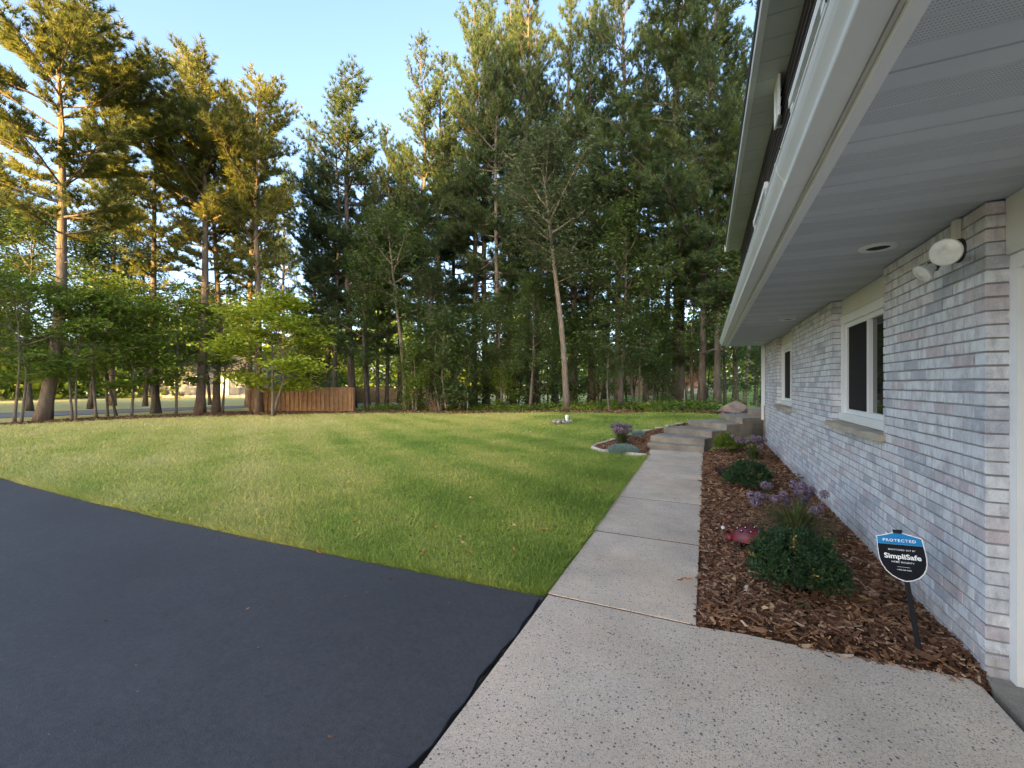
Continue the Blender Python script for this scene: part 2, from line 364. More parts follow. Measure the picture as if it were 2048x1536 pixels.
M['boulder'] = simple('granite_boulder', (0.29, 0.225, 0.19), 0.9, 0.15, 0.35, 5, 0.9, 14)
M['grey_stone'] = simple('grey_stone', (0.33, 0.31, 0.28), 0.9, 0.15, 0.3, 8, 0.8, 25)
M['edging'] = simple('edging_stone', (0.52, 0.48, 0.42), 0.9, 0.15, 0.25, 6, 0.6, 40)
M['house_grey'] = simple('grey_cladding', (0.15, 0.155, 0.175), 0.8, 0.2, 0.06, 1)
M['red'] = simple('red_enamel', (0.15, 0.018, 0.024), 0.42, 0.5, 0.35, 14)
M['sign_blue'] = simple('sign_blue', (0.010, 0.22, 0.50), 0.6, 0.2, 0.02)
M['sign_black'] = simple('sign_black', (0.005, 0.006, 0.010), 0.6, 0.15, 0.02)
M['sign_white'] = simple('sign_white', (0.86, 0.87, 0.86), 0.4, 0.4, 0.02)
M['bead'] = simple('glass_bead', (0.72, 0.76, 0.84), 0.08, 0.9, 0.05)
m = NT('dead_leaf', 0.8, 0.2); m.color(m.ramp(m.attr(), [(0.0, (0.30, 0.12, 0.05)), (0.5, (0.52, 0.27, 0.11)), (1.0, (0.66, 0.52, 0.28))])); M['dead_leaf'] = m.m
M['brass'] = simple('old_brass', (0.20, 0.17, 0.12), 0.5, 0.5, 0.3, 30)

# ---------------------------------------------------------------- ground, drive, walk, beds, road
def inpoly(P, poly):
    x, y = P[:, 0], P[:, 1]; r = np.zeros(len(P), bool); n = len(poly)
    for i in range(n):
        (x0, y0), (x1, y1) = poly[i], poly[(i + 1) % n]
        c = (y0 > y) != (y1 > y)
        r ^= c & (x < (x1 - x0) * (y - y0) / ((y1 - y0) if y1 != y0 else 1e-9) + x0)
    return r

gx_ = np.concatenate([[-600, -300, -150, -90, -65], np.arange(-50, -16, 1.5), np.arange(-16, 6, 0.4), np.arange(6, 40, 2), [60, 100, 200, 400]])
gy_ = np.concatenate([[-400, -150, -60, -30], np.arange(-16, 4, 2.0), np.arange(4, 30, 0.4), np.arange(30, 70, 2), [90, 130, 200, 350, 700]])
XX, YY = np.meshgrid(gx_, gy_); ZZ = hgt(XX, YY)
nx, ny = len(gx_), len(gy_); I = np.arange(nx * ny).reshape(ny, nx)
mb = MB(); mb.add(np.c_[XX.ravel(), YY.ravel(), ZZ.ravel()], [np.c_[I[:-1, :-1].ravel(), I[:-1, 1:].ravel(), I[1:, 1:].ravel(), I[1:, :-1].ravel()]])
struct('lawn', mb, M['lawn'], smooth=True, label='mown front lawn running to the edge of the wood')

# drive edge wobble along the lawn
ex = np.linspace(-1.0, -34, 90)
ey = 2.735 - 0.11 * np.sin(np.clip((-1 - ex) / 9.0, 0, 1) * math.pi) + 0.005 * np.sin(ex * 5.1) + 0.004 * np.sin(ex * 13.0)
poly = [(-1.0, -14.0)] + [(-1.0 + 0.008 * math.sin(y * 9) + 0.006 * math.sin(y * 23), y) for y in np.linspace(-13, 2.6, 60)] + list(zip(ex, ey)) + [(-34, -14)]
mb = MB(); mb.prism(poly, -0.12, 0.0); struct('driveway', mb, M['asphalt'], label='freshly sealed black asphalt driveway')
# raised sealcoat lip where asphalt meets the concrete
mb = MB(); yy = np.linspace(-4, 2.68, 160)
mb.tube(np.c_[-1.005 + 0.008 * np.sin(yy * 9) + 0.006 * np.sin(yy * 23) + rng.normal(0, 0.0015, 160), yy, np.full(160, -0.001)], 0.008 + 0.002 * np.sin(yy * 17), 6)
struct('driveway_edge', mb, M['black'], smooth=True)

pad_edge = [(-0.06, 2.77), (0.2, 2.80), (0.5, 2.80), (0.8, 2.82), (1.05, 2.83), (1.20, 2.83)]
walkway = bpy.data.objects.new('walkway', None); COL.objects.link(walkway); walkway['kind'] = 'structure'; walkway['label'] = 'concrete walkway of slabs beside the mulch bed'; WPOS['walkway'] = (0, 0, 0)
mb = MB(); mb.prism([(-0.985, -6), (1.215, -6)] + pad_edge[::-1] + [(-0.985, 2.766)], -0.1, 0.004); struct('concrete_pad', mb, M['concrete_pad'], label='exposed aggregate concrete pad before the garage')
mb = MB(); mb.prism([(1.24, -6), (2.6, -6), (2.6, 2.86), (1.24, 2.86)], -0.1, 0.02); struct('garage_floor_edge', mb, M['concrete_old'])
sl = [2.775, 4.17, 5.57, 6.97, 8.42, 9.86]
for i in range(5):
    y0, y1 = sl[i] + (0.009 if i == 0 else 0.013), sl[i + 1] - 0.013
    j = [0.010, 0.004, 0.012, 0.0, 0.006][i]
    mb = MB(); x0, x1 = -0.995 - 0.012 * (i % 2) - 0.03 * i, -0.055 + 0.006 * (i % 3)
    b = 0.0025; z = 0.0055 + j * 0.05
    lo = [(x0, y0), (x1, y0 - 0.0), (x1, y1), (x0, y1)]
    mb.prism(lo, -0.1, z - b)
    v = [(x, y, z - b) for x, y in lo] + [(x0 + b, y0 + b, z), (x1 - b, y0 + b, z), (x1 - b, y1 - b, z), (x0 + b, y1 - b, z)]
    mb.add(v, [np.array([(0, 1, 5, 4), (1, 2, 6, 5), (2, 3, 7, 6), (3, 0, 4, 7), (4, 5, 6, 7)])])
    obj('slab', mb, M['concrete_walk'], walkway)
mb = MB(); mb.box((-1.0, 2.75, -0.08), (-0.06, 9.85, 0.0022)); struct('walkway_bedding', mb, M['mulch'])

# mulch bed along the wall
BED = [(-0.052, 2.75)] + [(x, y - 0.035) for x, y in pad_edge[1:]] + [(1.25, 2.80), (1.25, 11.45), (1.15, 11.45), (-0.05, 9.83)]
def sheet(poly, step, zfun, jit=0.0):
    P = np.array(poly); x0, y0 = P.min(0); x1, y1 = P.max(0)
    xs = np.arange(x0 - step, x1 + step, step); ys = np.arange(y0 - step, y1 + step, step)
    X, Y = np.meshgrid(xs, ys); I = np.arange(X.size).reshape(X.shape)
    q = np.c_[I[:-1, :-1].ravel(), I[:-1, 1:].ravel(), I[1:, 1:].ravel(), I[1:, :-1].ravel()]
    cen = np.c_[(X[:-1, :-1] + step / 2).ravel(), (Y[:-1, :-1] + step / 2).ravel()]
    q = q[inpoly(cen, poly)]
    u, inv = np.unique(q, return_inverse=True)
    z = zfun(X.ravel()[u], Y.ravel()[u]) + (rng.normal(0, jit, len(u)) if jit else 0)
    mb = MB(); mb.add(np.c_[X.ravel()[u], Y.ravel()[u], z], [inv.reshape(-1, 4)]); return mb
def bedz(x, y): return -0.03 + 0.042 * sst(2.76, 2.86, y) + 0.03 * sst(0, 0.25, np.asarray(x) + 0.04) * sst(2.8, 2.95, y) + 0.012 * np.sin(x * 5 + y * 3) * np.sin(y * 4.1)
struct('mulch_bed', sheet(BED, 0.035, bedz, 0.006), M['mulch'], smooth=True)
# island bed by the steps
ISL = [(-1.06, 8.95), (-1.6, 8.98), (-2.05, 9.15), (-2.33, 9.5), (-2.36, 10.0), (-2.15, 10.7), (-1.75, 11.25), (-1.2, 11.6), (-0.5, 11.85), (-0.35, 11.75), (-0.9, 11.0), (-1.14, 10.2), (-1.17, 9.6)]
def islz(x, y): return hgt(x, y) + 0.04
struct('island_bed', sheet(ISL, 0.04, islz, 0.006), M['mulch'], smooth=True)
def chips(poly, n, zfun, lmax, name, label, cam_w=True):
    P = np.array(poly); x0, y0 = P.min(0); x1, y1 = P.max(0)
    pts = np.c_[rng.uniform(x0, x1, n * 3), rng.uniform(y0, y1, n * 3)]; pts = pts[inpoly(pts, poly)]
    if cam_w:
        d = np.hypot(pts[:, 0], pts[:, 1]); pts = pts[rng.uniform(size=len(pts)) < np.clip(4.2 / d, 0.25, 1)]
    pts = pts[:n]; k = len(pts)
    L = rng.gamma(2.0, lmax * 0.16, k).clip(0.008, lmax) * 0.5; L *= np.where(np.hypot(pts[:, 0], pts[:, 1]) > 6, 1.35, 1)
    W = L * rng.uniform(0.12, 0.4, k); H = rng.uniform(0.001, 0.004, k)
    az = rng.uniform(0, math.pi, k); tl = rng.normal(0, 0.28, k)
    ux = np.c_[np.cos(az) * np.cos(tl), np.sin(az) * np.cos(tl), np.sin(tl)]
    uy = np.c_[-np.sin(az), np.cos(az), rng.normal(0, 0.25, k)]; uy /= np.linalg.norm(uy, axis=1)[:, None]
    uz = np.cross(ux, uy)
    c = np.c_[pts, zfun(pts[:, 0], pts[:, 1]) + 0.006 + rng.uniform(0, 0.012, k)]
    v = []
    for sz in (-1, 1):
        for sx, sy in ((-1, -0.6), (0.8, -1), (1, 0.7), (-0.7, 1)):
            v.append(c + ux * (L * sx)[:, None] + uy * (W * sy)[:, None] + uz * (H * sz)[:, None])
    V = np.stack(v, 1).reshape(-1, 3); o = np.arange(k)[:, None] * 8
    t = rng.beta(1.3, 1.9, k) * np.clip(1.0, 0, 1)
    mb = MB()
    for f in ((4, 5, 6, 7), (0, 1, 5, 4), (1, 2, 6, 5), (2, 3, 7, 6), (3, 0, 4, 7)):
        mb.add(np.zeros((0, 3)), [])
        mb.F.append(o + np.array(f)); mb.tint.append(t)
    mb.V.append(V); mb.n = len(V)
    return tag(obj(name, mb, M['chip']), label, None, None, 'stuff')
chips(BED, 26000, bedz, 0.11, 'wood_chips', 'shredded brown wood mulch along the brick wall')
chips(ISL, 6000, islz, 0.11, 'wood_chips', 'wood chip mulch round the allium by the steps', False)
# kerb stones round the island bed
edge = np.array([(-1.08, 8.90)] + ISL[1:9]); seg = []
for i in range(len(edge) - 1):
    n = max(2, int(np.linalg.norm(edge[i + 1] - edge[i]) / 0.22))
    for t in np.arange(n) / n: seg.append(edge[i] * (1 - t) + edge[i + 1] * t)
seg.append(edge[-1]); seg = np.array(seg)
et = thing('bed_edging', 'pale stone edging curving round the island flower bed', 'edging', (-2.3, 9.6, 0))
for i in range(len(seg) - 1):
    a, b = seg[i], seg[i + 1]; d = b - a; L = np.linalg.norm(d); d = d / L; mid = (a + b) / 2
    ang = math.atan2(d[1], d[0]); mb = MB(); z = float(hgt(*mid))
    prof = np.array([(-0.035, -0.05), (0.035, -0.05), (0.032, 0.055), (0.02, 0.07), (-0.02, 0.07), (-0.032, 0.055)])
    h = L / 2 - 0.004; n = len(prof); k = np.arange(n); j = (k + 1) % n
    v = np.vstack([np.c_[np.full(n, s), prof] for s in (-h, h)]) @ rotz(ang).T + np.array([mid[0], mid[1], z])
    mb.add(v, [k[::-1], k + n, np.c_[k, j, j + n, k + n]]); obj('edging_stone', mb, M['edging'], et)

# border of the lawn against the wood: needle litter
BORD = [(-260, 868), (0, 850), (120, 844), (250, 838), (380, 833), (500, 830), (700, 826), (850, 825.5), (1000, 825.5), (1150, 825), (1300, 824), (1400, 826), (1470, 830)]
bl = [T(x, y)[:2] for x, y in BORD]
bl = np.array(bl)
tt = np.linspace(0, len(bl) - 1, 180); near = np.c_[np.interp(tt, range(len(bl)), bl[:, 0]), np.interp(tt, range(len(bl)), bl[:, 1])]
near += FW * (rng.normal(0, 0.10, 180) + 0.16 * np.sin(tt * 9))[:, None]
wid = 3.2 + 0.8 * np.sin(tt * 2); wid = np.where(tt > 6, 4.5, wid)
mb = MB(); rows = []
for k in range(9):
    p = near + FW * (wid * k / 8)[:, None]; rows.append(np.c_[p, hgt(p[:, 0], p[:, 1]) + (0.012 if 0 < k < 8 else -0.03) + 0.03 * (0 < k < 8)])
V = np.vstack(rows); I = np.arange(len(V)).reshape(9, 180)
mb.add(V, [np.c_[I[:-1, :-1].ravel(), I[:-1, 1:].ravel(), I[1:, 1:].ravel(), I[1:, :-1].ravel()]])
struct('needle_litter', mb, M['litter'], smooth=True, label='orange brown needle litter under the trees')
def scatter_litter(n):
    i = rng.uniform(0, 178.9, n); k = i.astype(int); f = (i - k)[:, None]
    p = near[k] * (1 - f) + near[k + 1] * f + FW * (rng.uniform(-0.35, 1, n) ** 1 * 2.2)[:, None]
    az = rng.uniform(0, 6.28, n); L = rng.uniform(0.03, 0.08, n)
    c = np.c_[p, hgt(p[:, 0], p[:, 1]) + 0.05 + rng.uniform(0, 0.02, n)]
    u = np.c_[np.cos(az), np.sin(az), rng.normal(0, 0.3, n)] * L[:, None]; w = np.c_[-np.sin(az), np.cos(az), rng.normal(0, 0.3, n)] * (L * 0.45)[:, None]
    V = np.stack([c - u, c + w, c + u, c - w], 1).reshape(-1, 3); mb = MB(); mb.add(V, [np.arange(4 * n).reshape(-1, 4)], rng.uniform(0.1, 0.9, n)); return mb
tag(obj('leaf_litter', scatter_litter(9000), M['chip']), 'dead leaves and bark bits along the lawn edge', None, None, 'stuff')

# neighbour's road on the far side of the trees
a0 = np.array(G(0, 836)); a1 = np.array(G(400, 819)); b0 = np.array(G(0, 825.5)); b1 = np.array(G(400, 813.5))
da = (a1 - a0) / np.linalg.norm(a1 - a0); db = (b1 - b0) / np.linalg.norm(b1 - b0)
poly = [a0 - da * 60, a0, a1, a1 + da * 14, b1 + db * 14, b1, b0, b0 - db * 60]
mb = MB(); mb.prism(poly, -0.1, 0.006); struct('road', mb, M['road'], label='grey street beyond the row of trees')

# ---------------------------------------------------------------- the house
ZS = 2.35; WX = 1.25; WY0, WY1 = 2.87, 11.42
WIN = [(4.20, 5.66), (8.09, 9.64)]; ZSILL = 1.07
house = thing('brick_house', 'whitewashed brick house with dark upper storey and deep white soffit', 'house', (WX, WY0, 0))
mb = MB()
mb.box((WX + 0.006, WY0 + 0.006, -0.1), (WX + 0.10, WY1, 1.0))
for a, b in ((WY0 + 0.008, WIN[0][0] - .008), (WIN[0][1] + .008, WIN[1][0] - .008), (WIN[1][1] + .008, WY1)): mb.box((WX + 0.006, a, 1.0), (WX + 0.10, b, ZS - 0.005))
wall = obj('brick_wall', mb, M['mortar'], house)
mb = MB(); mb.box((WX + 0.14, WY0 + .02, -0.1), (9, WY1 - .01, ZS + .05)); mb.box((WX + 0.105, WY0 + .1, -0.1), (WX + 0.139, WIN[0][0] - .05, ZS)); obj('house_core', mb, M['siding'], house)
# bricks
CH, BM = 0.0671, 0.2135; BH, BL = CH - 0.010, BM - 0.011
bricks = []
for r in range(35):
    z0 = 0.002 + r * CH; off = (r % 2) * BM / 2
    spans = [(WY0, WY1)] if z0 + BH < 1.0 else [(WY0, WIN[0][0]), (WIN[0][1], WIN[1][0]), (WIN[1][1], WY1)]
    for a, b in spans:
        y = WY0 + math.floor((a - WY0) / BM) * BM - off
        while y < b:
            s, e = max(y, a), min(y + BL, b)
            if e - s > 0.03 and z0 + BH < ZS + 0.01: bricks.append((s, e, z0, min(z0 + BH, ZS - 0.012)))
            y += BM
def brick_mesh(mb, L, H, t, D=0.088, c=(0, 0, 0)):
    b = 0.0025; j = lambda: random.uniform(-0.0016, 0.0016)
    h, l = H / 2, L / 2
    o = [(-l + j(), -h + j()), (l + j(), -h + j()), (l + j(), h + j()), (-l + j(), h + j())]
    v = [(b, y, z) for y, z in o] + [(0 + j() * .5, y * (1 - b / l), z * (1 - b / h)) for y, z in o] + [(D, y, z) for y, z in o]
    v = np.array(v) + np.asarray(c)
    mb.add(v, [np.array([(4, 7, 6, 5), (0, 4, 5, 1), (1, 5, 6, 2), (2, 6, 7, 3), (3, 7, 4, 0), (0, 1, 9, 8), (1, 2, 10, 9), (2, 3, 11, 10), (3, 0, 8, 11)])], t)
proto = {}
def brick_proto(L, H):
    key = (round(L / 0.01), round(H / 0.004)); lst = proto.setdefault(key, [])
    if len(lst) < 9:
        mb = MB(); brick_mesh(mb, L, H, [0.05, 0.18, 0.3, 0.42, 0.52, 0.62, 0.74, 0.86, 0.95][len(lst)])
        me = mb.mesh('brick'); me.materials.append(M['brick']); lst.append(me); return me
    return random.choice(lst)
bricks.sort(key=lambda q: (q[0] + q[1]) / 2 + 0.12 * abs((q[2] + q[3]) / 2 - 1.3))
for s, e, z0, z1 in bricks[:300]:
    link('brick', brick_proto(e - s, z1 - z0), None, wall, (WX + random.uniform(-0.0015, 0.0015), (s + e) / 2, (z0 + z1) / 2))
mb = MB()
for s, e, z0, z1 in bricks[300:]:
    brick_mesh(mb, e - s, z1 - z0, random.choice([0.05, 0.18, 0.3, 0.42, 0.52, 0.62, 0.74, 0.86, 0.95]), c=(WX + random.uniform(-0.0015, 0.0015), (s + e) / 2, (z0 + z1) / 2))
o = obj('brickwork', mb, M['brick'], wall); o['kind'] = 'stuff'
# concrete footing showing at the wall base
mb = MB(); mb.box((WX - 0.028, WY0 - 0.03, -0.1), (WX + 0.004, WY1, 0.0)); mb.box((WX - 0.012, WY0 - 0.012, -0.1), (WX + 0.24, WY0 + 0.004, 0.0)); obj('footing', mb, M['concrete_old'], house)

def window_unit(y0, y1, zs):
    root = thing('tmp', None, None); bpy.data.objects.remove(root)
    XO = WX + 0.075
    mb = MB(); w = 0.085; zt = 2.17
    mb.box((XO, y0 + .002, zs), (XO + 0.07, y0 + w, zt)); mb.box((XO, y1 - w, zs), (XO + 0.07, y1 - .002, zt))
    mb.box((XO - 0.004, y0 + .002, zt - 0.002), (XO + 0.07, y1 - .002, zt - 0.085)); mb.box((XO - 0.02, y0 + .002, zs - 0.0), (XO + 0.07, y1 - .002, zs + 0.075))
    fr = obj('window', mb, M['white'], house)
    mb = MB(); i0, i1 = y0 + w, y1 - w; xb = XO + 0.022; s = 0.045; za, zb = zs + 0.075, zt - 0.085; ym = (i0 + i1) / 2 - 0.03
    for a, b in ((i0, i0 + s), (i1 - s, i1), (ym - 0.028, ym + 0.028)): mb.box((xb, a + .001, za), (xb + 0.05, b - .001, zb))
    mb.box((xb + 0.002, i0, za), (xb + 0.05, i1, za + s)); mb.box((xb + 0.002, i0, zb - s), (xb + 0.05, i1, zb))
    obj('sash', mb, M['white'], fr)
    mb = MB(); mb.box((xb + 0.03, i0 + s, za + s), (xb + 0.034, ym - 0.028, zb - s)); obj('pane', mb, M['glass'], fr)
    mb = MB(); mb.box((xb + 0.03, ym + 0.028, za + s), (xb + 0.034, i1 - s, zb - s)); obj('pane', mb, M['glass'], fr)
    mb = MB(); mb.box((xb + 0.016, ym + 0.028, za + s), (xb + 0.018, i1 - s, zb - s)); obj('insect_screen', mb, M['screen'], fr)
    mb = MB(); mb.box((XO + 0.006, y0 + .004, zt + 0.006), (XO + 0.05, y1 - .004, ZS - 0.004)); obj('frieze_panel', mb, M['frieze'], house)
    mb = MB()
    n = 9
    ys = np.linspace(y0 - 0.05, y1 + 0.005, n)
    for k in range(n - 1): pass
    prof = lambda q: np.array([(WX - 0.065 + q * 0.008, zs - 0.062 + q * .004), (WX + 0.11, zs - 0.062), (WX + 0.11, zs - 0.004), (WX - 0.045, zs - 0.012 + q * .003), (WX - 0.06 + q * 0.01, zs - 0.022)])
    V = []; 
    for y in ys:
        p = prof(random.uniform(-1, 1)); V.append(np.c_[p[:, 0], np.full(5, y), p[:, 1]])
    V = np.vstack(V); k = np.arange(5); j = (k + 1) % 5
    mb.add(V, [k, (n - 1) * 5 + k[::-1]] + [np.c_[r * 5 + k, (r + 1) * 5 + k, (r + 1) * 5 + j, r * 5 + j] for r in range(n - 1)])
    obj('sill', mb, M['stone_sill'], fr)
for a, b in WIN: window_unit(a, b, ZSILL)

# garage door surround beyond the brick corner
mb = MB(); mb.box((WX + 0.086, WY0 - 0.05, 0.022), (WX + 0.13, WY0 + 0.006, 2.07)); mb.box((WX + 0.0865, -1.5, 2.0), (WX + 0.13, WY0 - 0.051, 2.07)); gd = obj('garage_door_frame', mb, M['white'], house)
mb = MB(); mb.box((WX + 0.112, WY0 - 0.16, 0.022), (WX + 0.16, WY0 - 0.052, 1.998)); obj('door_stop', mb, M['frieze'], house)
mb = MB()
for k in range(4): mb.box((WX + 0.18, -1.5, 0.03 + k * 0.495), (WX + 0.22, WY0 - 0.161, 0.03 + k * 0.495 + 0.488))
obj('garage_door', mb, M['white'], house)
mb = MB(); mb.box((WX + 0.07, -1.6, 2.073), (WX + 0.13, WY0 - 0.004, ZS - 0.003)); obj('header_panel', mb, M['frieze'], house)

# lower soffit, one panel after another
SX0, SX1 = 0.455, WX + 0.06; EY = 11.50
mb = MB(); mb.box((0.43, -2.2, ZS + 0.03), (1.5, EY, ZS + 0.05)); sof = obj('soffit', mb, M['fascia'], house)
PW = 0.397
def panel_profile():
    # (y, z, vented) running along one panel: two vented strips between grooves
    return [(0.0, 0.022), (0.008, 0.0), (0.092, 0.0), (0.099, 0.009), (0.106, 0.0), (0.190, 0.0), (0.197, 0.009), (0.204, 0.0), (0.288, 0.0), (0.295, 0.009), (0.302, 0.0), (PW - 0.003, 0.0), (PW - 0.003, 0.022)]
def panel_mesh():
    mb = MB(); pr = panel_profile(); x1 = WX + 0.1
    for (ya, za), (yb, zb) in zip(pr[:-1], pr[1:]):
        mid = (ya + yb) / 2; vent = 1.0 if (0.106 <= ya and yb <= 0.291 and abs(za - zb) < 1e-6) else 0.3
        mb.add([(SX0, ya, za), (x1, ya, za), (x1, yb, zb), (SX0, yb, zb)], [np.array([(0, 3, 2, 1)])], vent)
    mb.add([(SX0, 0, 0.012), (x1, 0, 0.012), (x1, PW - .002, 0.012), (SX0, PW - .002, 0.012)], [np.array([(0, 1, 2, 3)])], 0.3)
    return mb.mesh('soffit_panel')
pm = panel_mesh(); pm.materials.append(M['soffit'])
y = EY
while y > -2.0:
    y -= PW; link('soffit_panel', pm, None, sof, (0, y, ZS + random.uniform(0, 0.0015)))
# J-channel lip, fascia, gutter
mb = MB(); mb.extrude([(0.435, ZS - 0.012), (0.475, ZS - 0.012), (0.475, ZS - 0.003), (0.4552, ZS - 0.003), (0.4552, ZS + 0.03), (0.435, ZS + 0.03)], 1, -2.2, 6.1); mb2 = MB()
obj('soffit_channel', mb, M['gutter'], house)
mb = MB(); mb.extrude([(0.431, ZS - 0.016), (0.472, ZS - 0.016), (0.472, ZS - 0.005), (0.4552, ZS - 0.005), (0.4552, ZS + 0.028), (0.431, ZS + 0.028)], 1, 6.09, EY + .004); obj('soffit_channel', mb, M['gutter'], house)
mb = MB(); mb.box((0.422, -2.2, ZS + 0.012), (0.434, EY, ZS + 0.19)); obj('fascia', mb, M['fascia'], house)
gz = ZS + 0.02
prof = [(0.420, gz), (0.337, gz), (0.334, gz + 0.004), (0.334, gz + 0.028), (0.330, gz + 0.036), (0.322, gz + 0.048), (0.312, gz + 0.062), (0.305, gz + 0.078), (0.302, gz + 0.095), (0.302, gz + 0.108), (0.298, gz + 0.110), (0.298, gz + 0.124), (0.306, gz + 0.126), (0.310, gz + 0.118), (0.420, gz + 0.118)]
mb = MB(); mb.extrude(prof, 1, -2.2, EY); gt = obj('gutter', mb, M['gutter'], house)
for ys in (2.35, 5.6, 8.7):
    mb = MB(); mb.extrude([(x - 0.0016 if x < 0.41 else x, z - 0.0014 if z < gz + .02 else z) for x, z in prof], 1, ys, ys + 0.03); obj('gutter_seam', mb, M['gutter'], gt)
for ys in np.arange(-1.0, 11.4, 0.8):
    mb = MB(); mb.lathe([(0.0, 0.004), (0.005, 0.003), (0.006, 0.0)], (0.297, ys, gz + 0.117), 8, frame_from_z((-1, 0, 0))); obj('gutter_screw', mb, M['black_metal'], gt)
mb = MB(); mb.extrude([(0.30, ZS + 0.155), (0.76, ZS + 0.42), (0.76, ZS + 0.39), (0.42, ZS + 0.15)], 1, -2.2, EY); obj('skirt_roof', mb, M['shingle'], house)
mb = MB(); mb.box((WX - 0.075, WY1 + 0.005, 0.62), (WX - 0.005, WY1 + 0.075, ZS - 0.002)); mb.box((WX - 0.08, WY1 + 0.0, 1.9), (WX + 0.0, WY1 + 0.08, 1.92)); obj('downspout', mb, M['white'], house)
mb = MB(); mb.box((WX - 0.03, WY1 + 0.002, -0.1), (WX + 0.1, WY1 + 0.06, 0.95)); obj('corner_footing', mb, M['concrete_old'], house)
# eave end
mb = MB(); mb.box((0.436, EY - 0.03, ZS + 0.013), (1.6, EY + 0.004, ZS + 0.25)); obj('end_fascia', mb, M['fascia'], house)

# upper storey
UX, UZ0, UZ1 = 0.74, ZS + 0.40, 4.70; UY1 = 11.62
mb = MB(); mb.box((UX + 0.03, -2.2, UZ0 - 0.1), (9, UY1, UZ1 + 0.05)); up = obj('upper_wall', mb, M['siding'], house)
UW = [(3.42, 4.66), (6.48, 7.94), (0.9, 3.28)]; UH = 4.10
n = 19; lap = (UZ1 - UZ0) / n
for k in range(n):
    z0 = UZ0 + k * lap
    cuts = [(-2.2, UY1)]
    if z0 < UH - 0.02:
        cuts = [(-2.2, 0.9), (3.28, 3.42), (4.66, 6.48), (7.94, UY1)]
    for a, b in cuts:
        mb = MB(); mb.extrude([(UX + 0.030, z0), (UX - 0.002, z0), (UX + 0.020, z0 + lap * 1.02), (UX + 0.030, z0 + lap * 1.02)], 1, a, b); obj('siding_board', mb, M['siding'], up)
for a, b in UW:
    mb = MB(); w = 0.09; x0 = UX - 0.03; zb = 3.0
    mb.box((x0, a, zb), (UX + 0.05, a + w, UH - w)); mb.box((x0, b - w, zb), (UX + 0.05, b, UH - w)); mb.box((x0 - 0.012, a - 0.02, UH - w + .001), (UX + 0.05, b + 0.02, UH)); mb.box((x0 - 0.02, a - 0.02, zb - 0.06), (UX + 0.05, b + 0.02, zb - .001))
    f = obj('upper_window', mb, M['white'], house)
    mb = MB(); mb.box((UX + 0.005, a + w + .001, zb), (UX + 0.04, a + w + 0.05, UH - w)); mb.box((UX + 0.005, b - w - 0.05, zb), (UX + 0.04, b - w - .001, UH - w)); mb.box((UX + 0.004, a + w + .05, UH - w - 0.05), (UX + 0.04, b - w - .05, UH - w - .001)); obj('sash', mb, M['frieze'], f)
    mb = MB(); mb.box((UX + 0.026, a + w + .05, zb), (UX + 0.029, b - w - .05, UH - w - 0.05)); obj('pane', mb, M['glass'], f)
# small white casement standing proud just under the upper soffit
mb = MB(); xa = 0.685
mb.box((xa, 5.20, 4.26), (xa + 0.02, 5.235, 4.69)); mb.box((xa, 5.465, 4.26), (xa + 0.02, 5.50, 4.69)); mb.box((xa + .001, 5.235, 4.26), (xa + 0.02, 5.465, 4.295)); mb.box((xa + .001, 5.235, 4.655), (xa + 0.02, 5.465, 4.69)); mb.box((xa + 0.02, 5.47, 4.27), (UX + .02, 5.495, 4.68))
f = obj('casement', mb, M['white'], house); mb = MB(); mb.box((xa + 0.010, 5.235, 4.295), (xa + 0.014, 5.465, 4.655)); obj('pane', mb, M['frieze'], f)
# upper soffit boards, fascia, roof
UE = 0.49
mb = MB(); mb.box((UE - 0.01, -2.2, UZ1 + 0.02), (UX + 0.1, UY1 + 0.05, UZ1 + 0.04)); us = obj('upper_soffit', mb, M['fascia'], house)
mb = MB(); mb.extrude([(0.004, 0.006), (0.012, 0), (0.295, 0), (0.300, 0.006), (0.300, 0.012), (0.004, 0.012)], 0, UE, UX + 0.03); ume = mb.mesh('upper_soffit_panel'); ume.materials.append(M['soffit_up'])
y = UY1 + 0.04
while y > -2.0: y -= 0.304; link('upper_soffit_panel', ume, None, us, (0, y, UZ1))
mb = MB(); mb.box((UE - 0.055, -2.2, UZ1 - 0.008), (UE - 0.001, UY1 + 0.06, UZ1 + 0.16)); obj('upper_fascia', mb, M['gutter'], house)
mb = MB(); mb.box((UE - 0.068, -2.2, UZ1 + 0.10), (UE - 0.056, UY1 + 0.06, UZ1 + 0.19)); obj('drip_edge', mb, M['black_metal'], house)
mb = MB(); mb.extrude([(UE - 0.07, UZ1 + 0.19), (5.0, 6.35), (9.5, UZ1 + 0.19), (9.5, UZ1 + 0.165), (UE - 0.07, UZ1 + 0.165)], 1, -2.4, UY1 + 0.1); obj('roof', mb, M['shingle'], house)
mb = MB(); mb.box((UE - 0.075, UY1 + 0.05, UZ1 - 0.0), (UE + 0.03, UY1 + 0.12, UZ1 + 0.14)); obj('gutter_end', mb, M['white'], house)

# recessed soffit lights
def soffit_light(x, y, label, k=1.0):
    t = thing('recessed_light', label, 'light', (x, y, ZS), 'recessed soffit lights')
    mb = MB(); mb.lathe([(0.062, -0.004), (0.070, -0.012), (0.098, -0.010), (0.106, -0.002), (0.106, 0.004)], (x, y, ZS), 28); obj('trim_ring', mb, M['gutter'], t, True)
    mb = MB(); mb.lathe([(0.0, -0.002), (0.05, -0.0025), (0.068, -0.005)], (x, y, ZS), 28); obj('baffle', mb, M['black'], t, True)
soffit_light(1.03, 3.55, 'round recessed light in the soffit above the first window')
soffit_light(1.03, 6.95, 'small recessed soffit light between the two windows')
soffit_light(1.03, 10.6, 'recessed soffit light over the last brick pier')

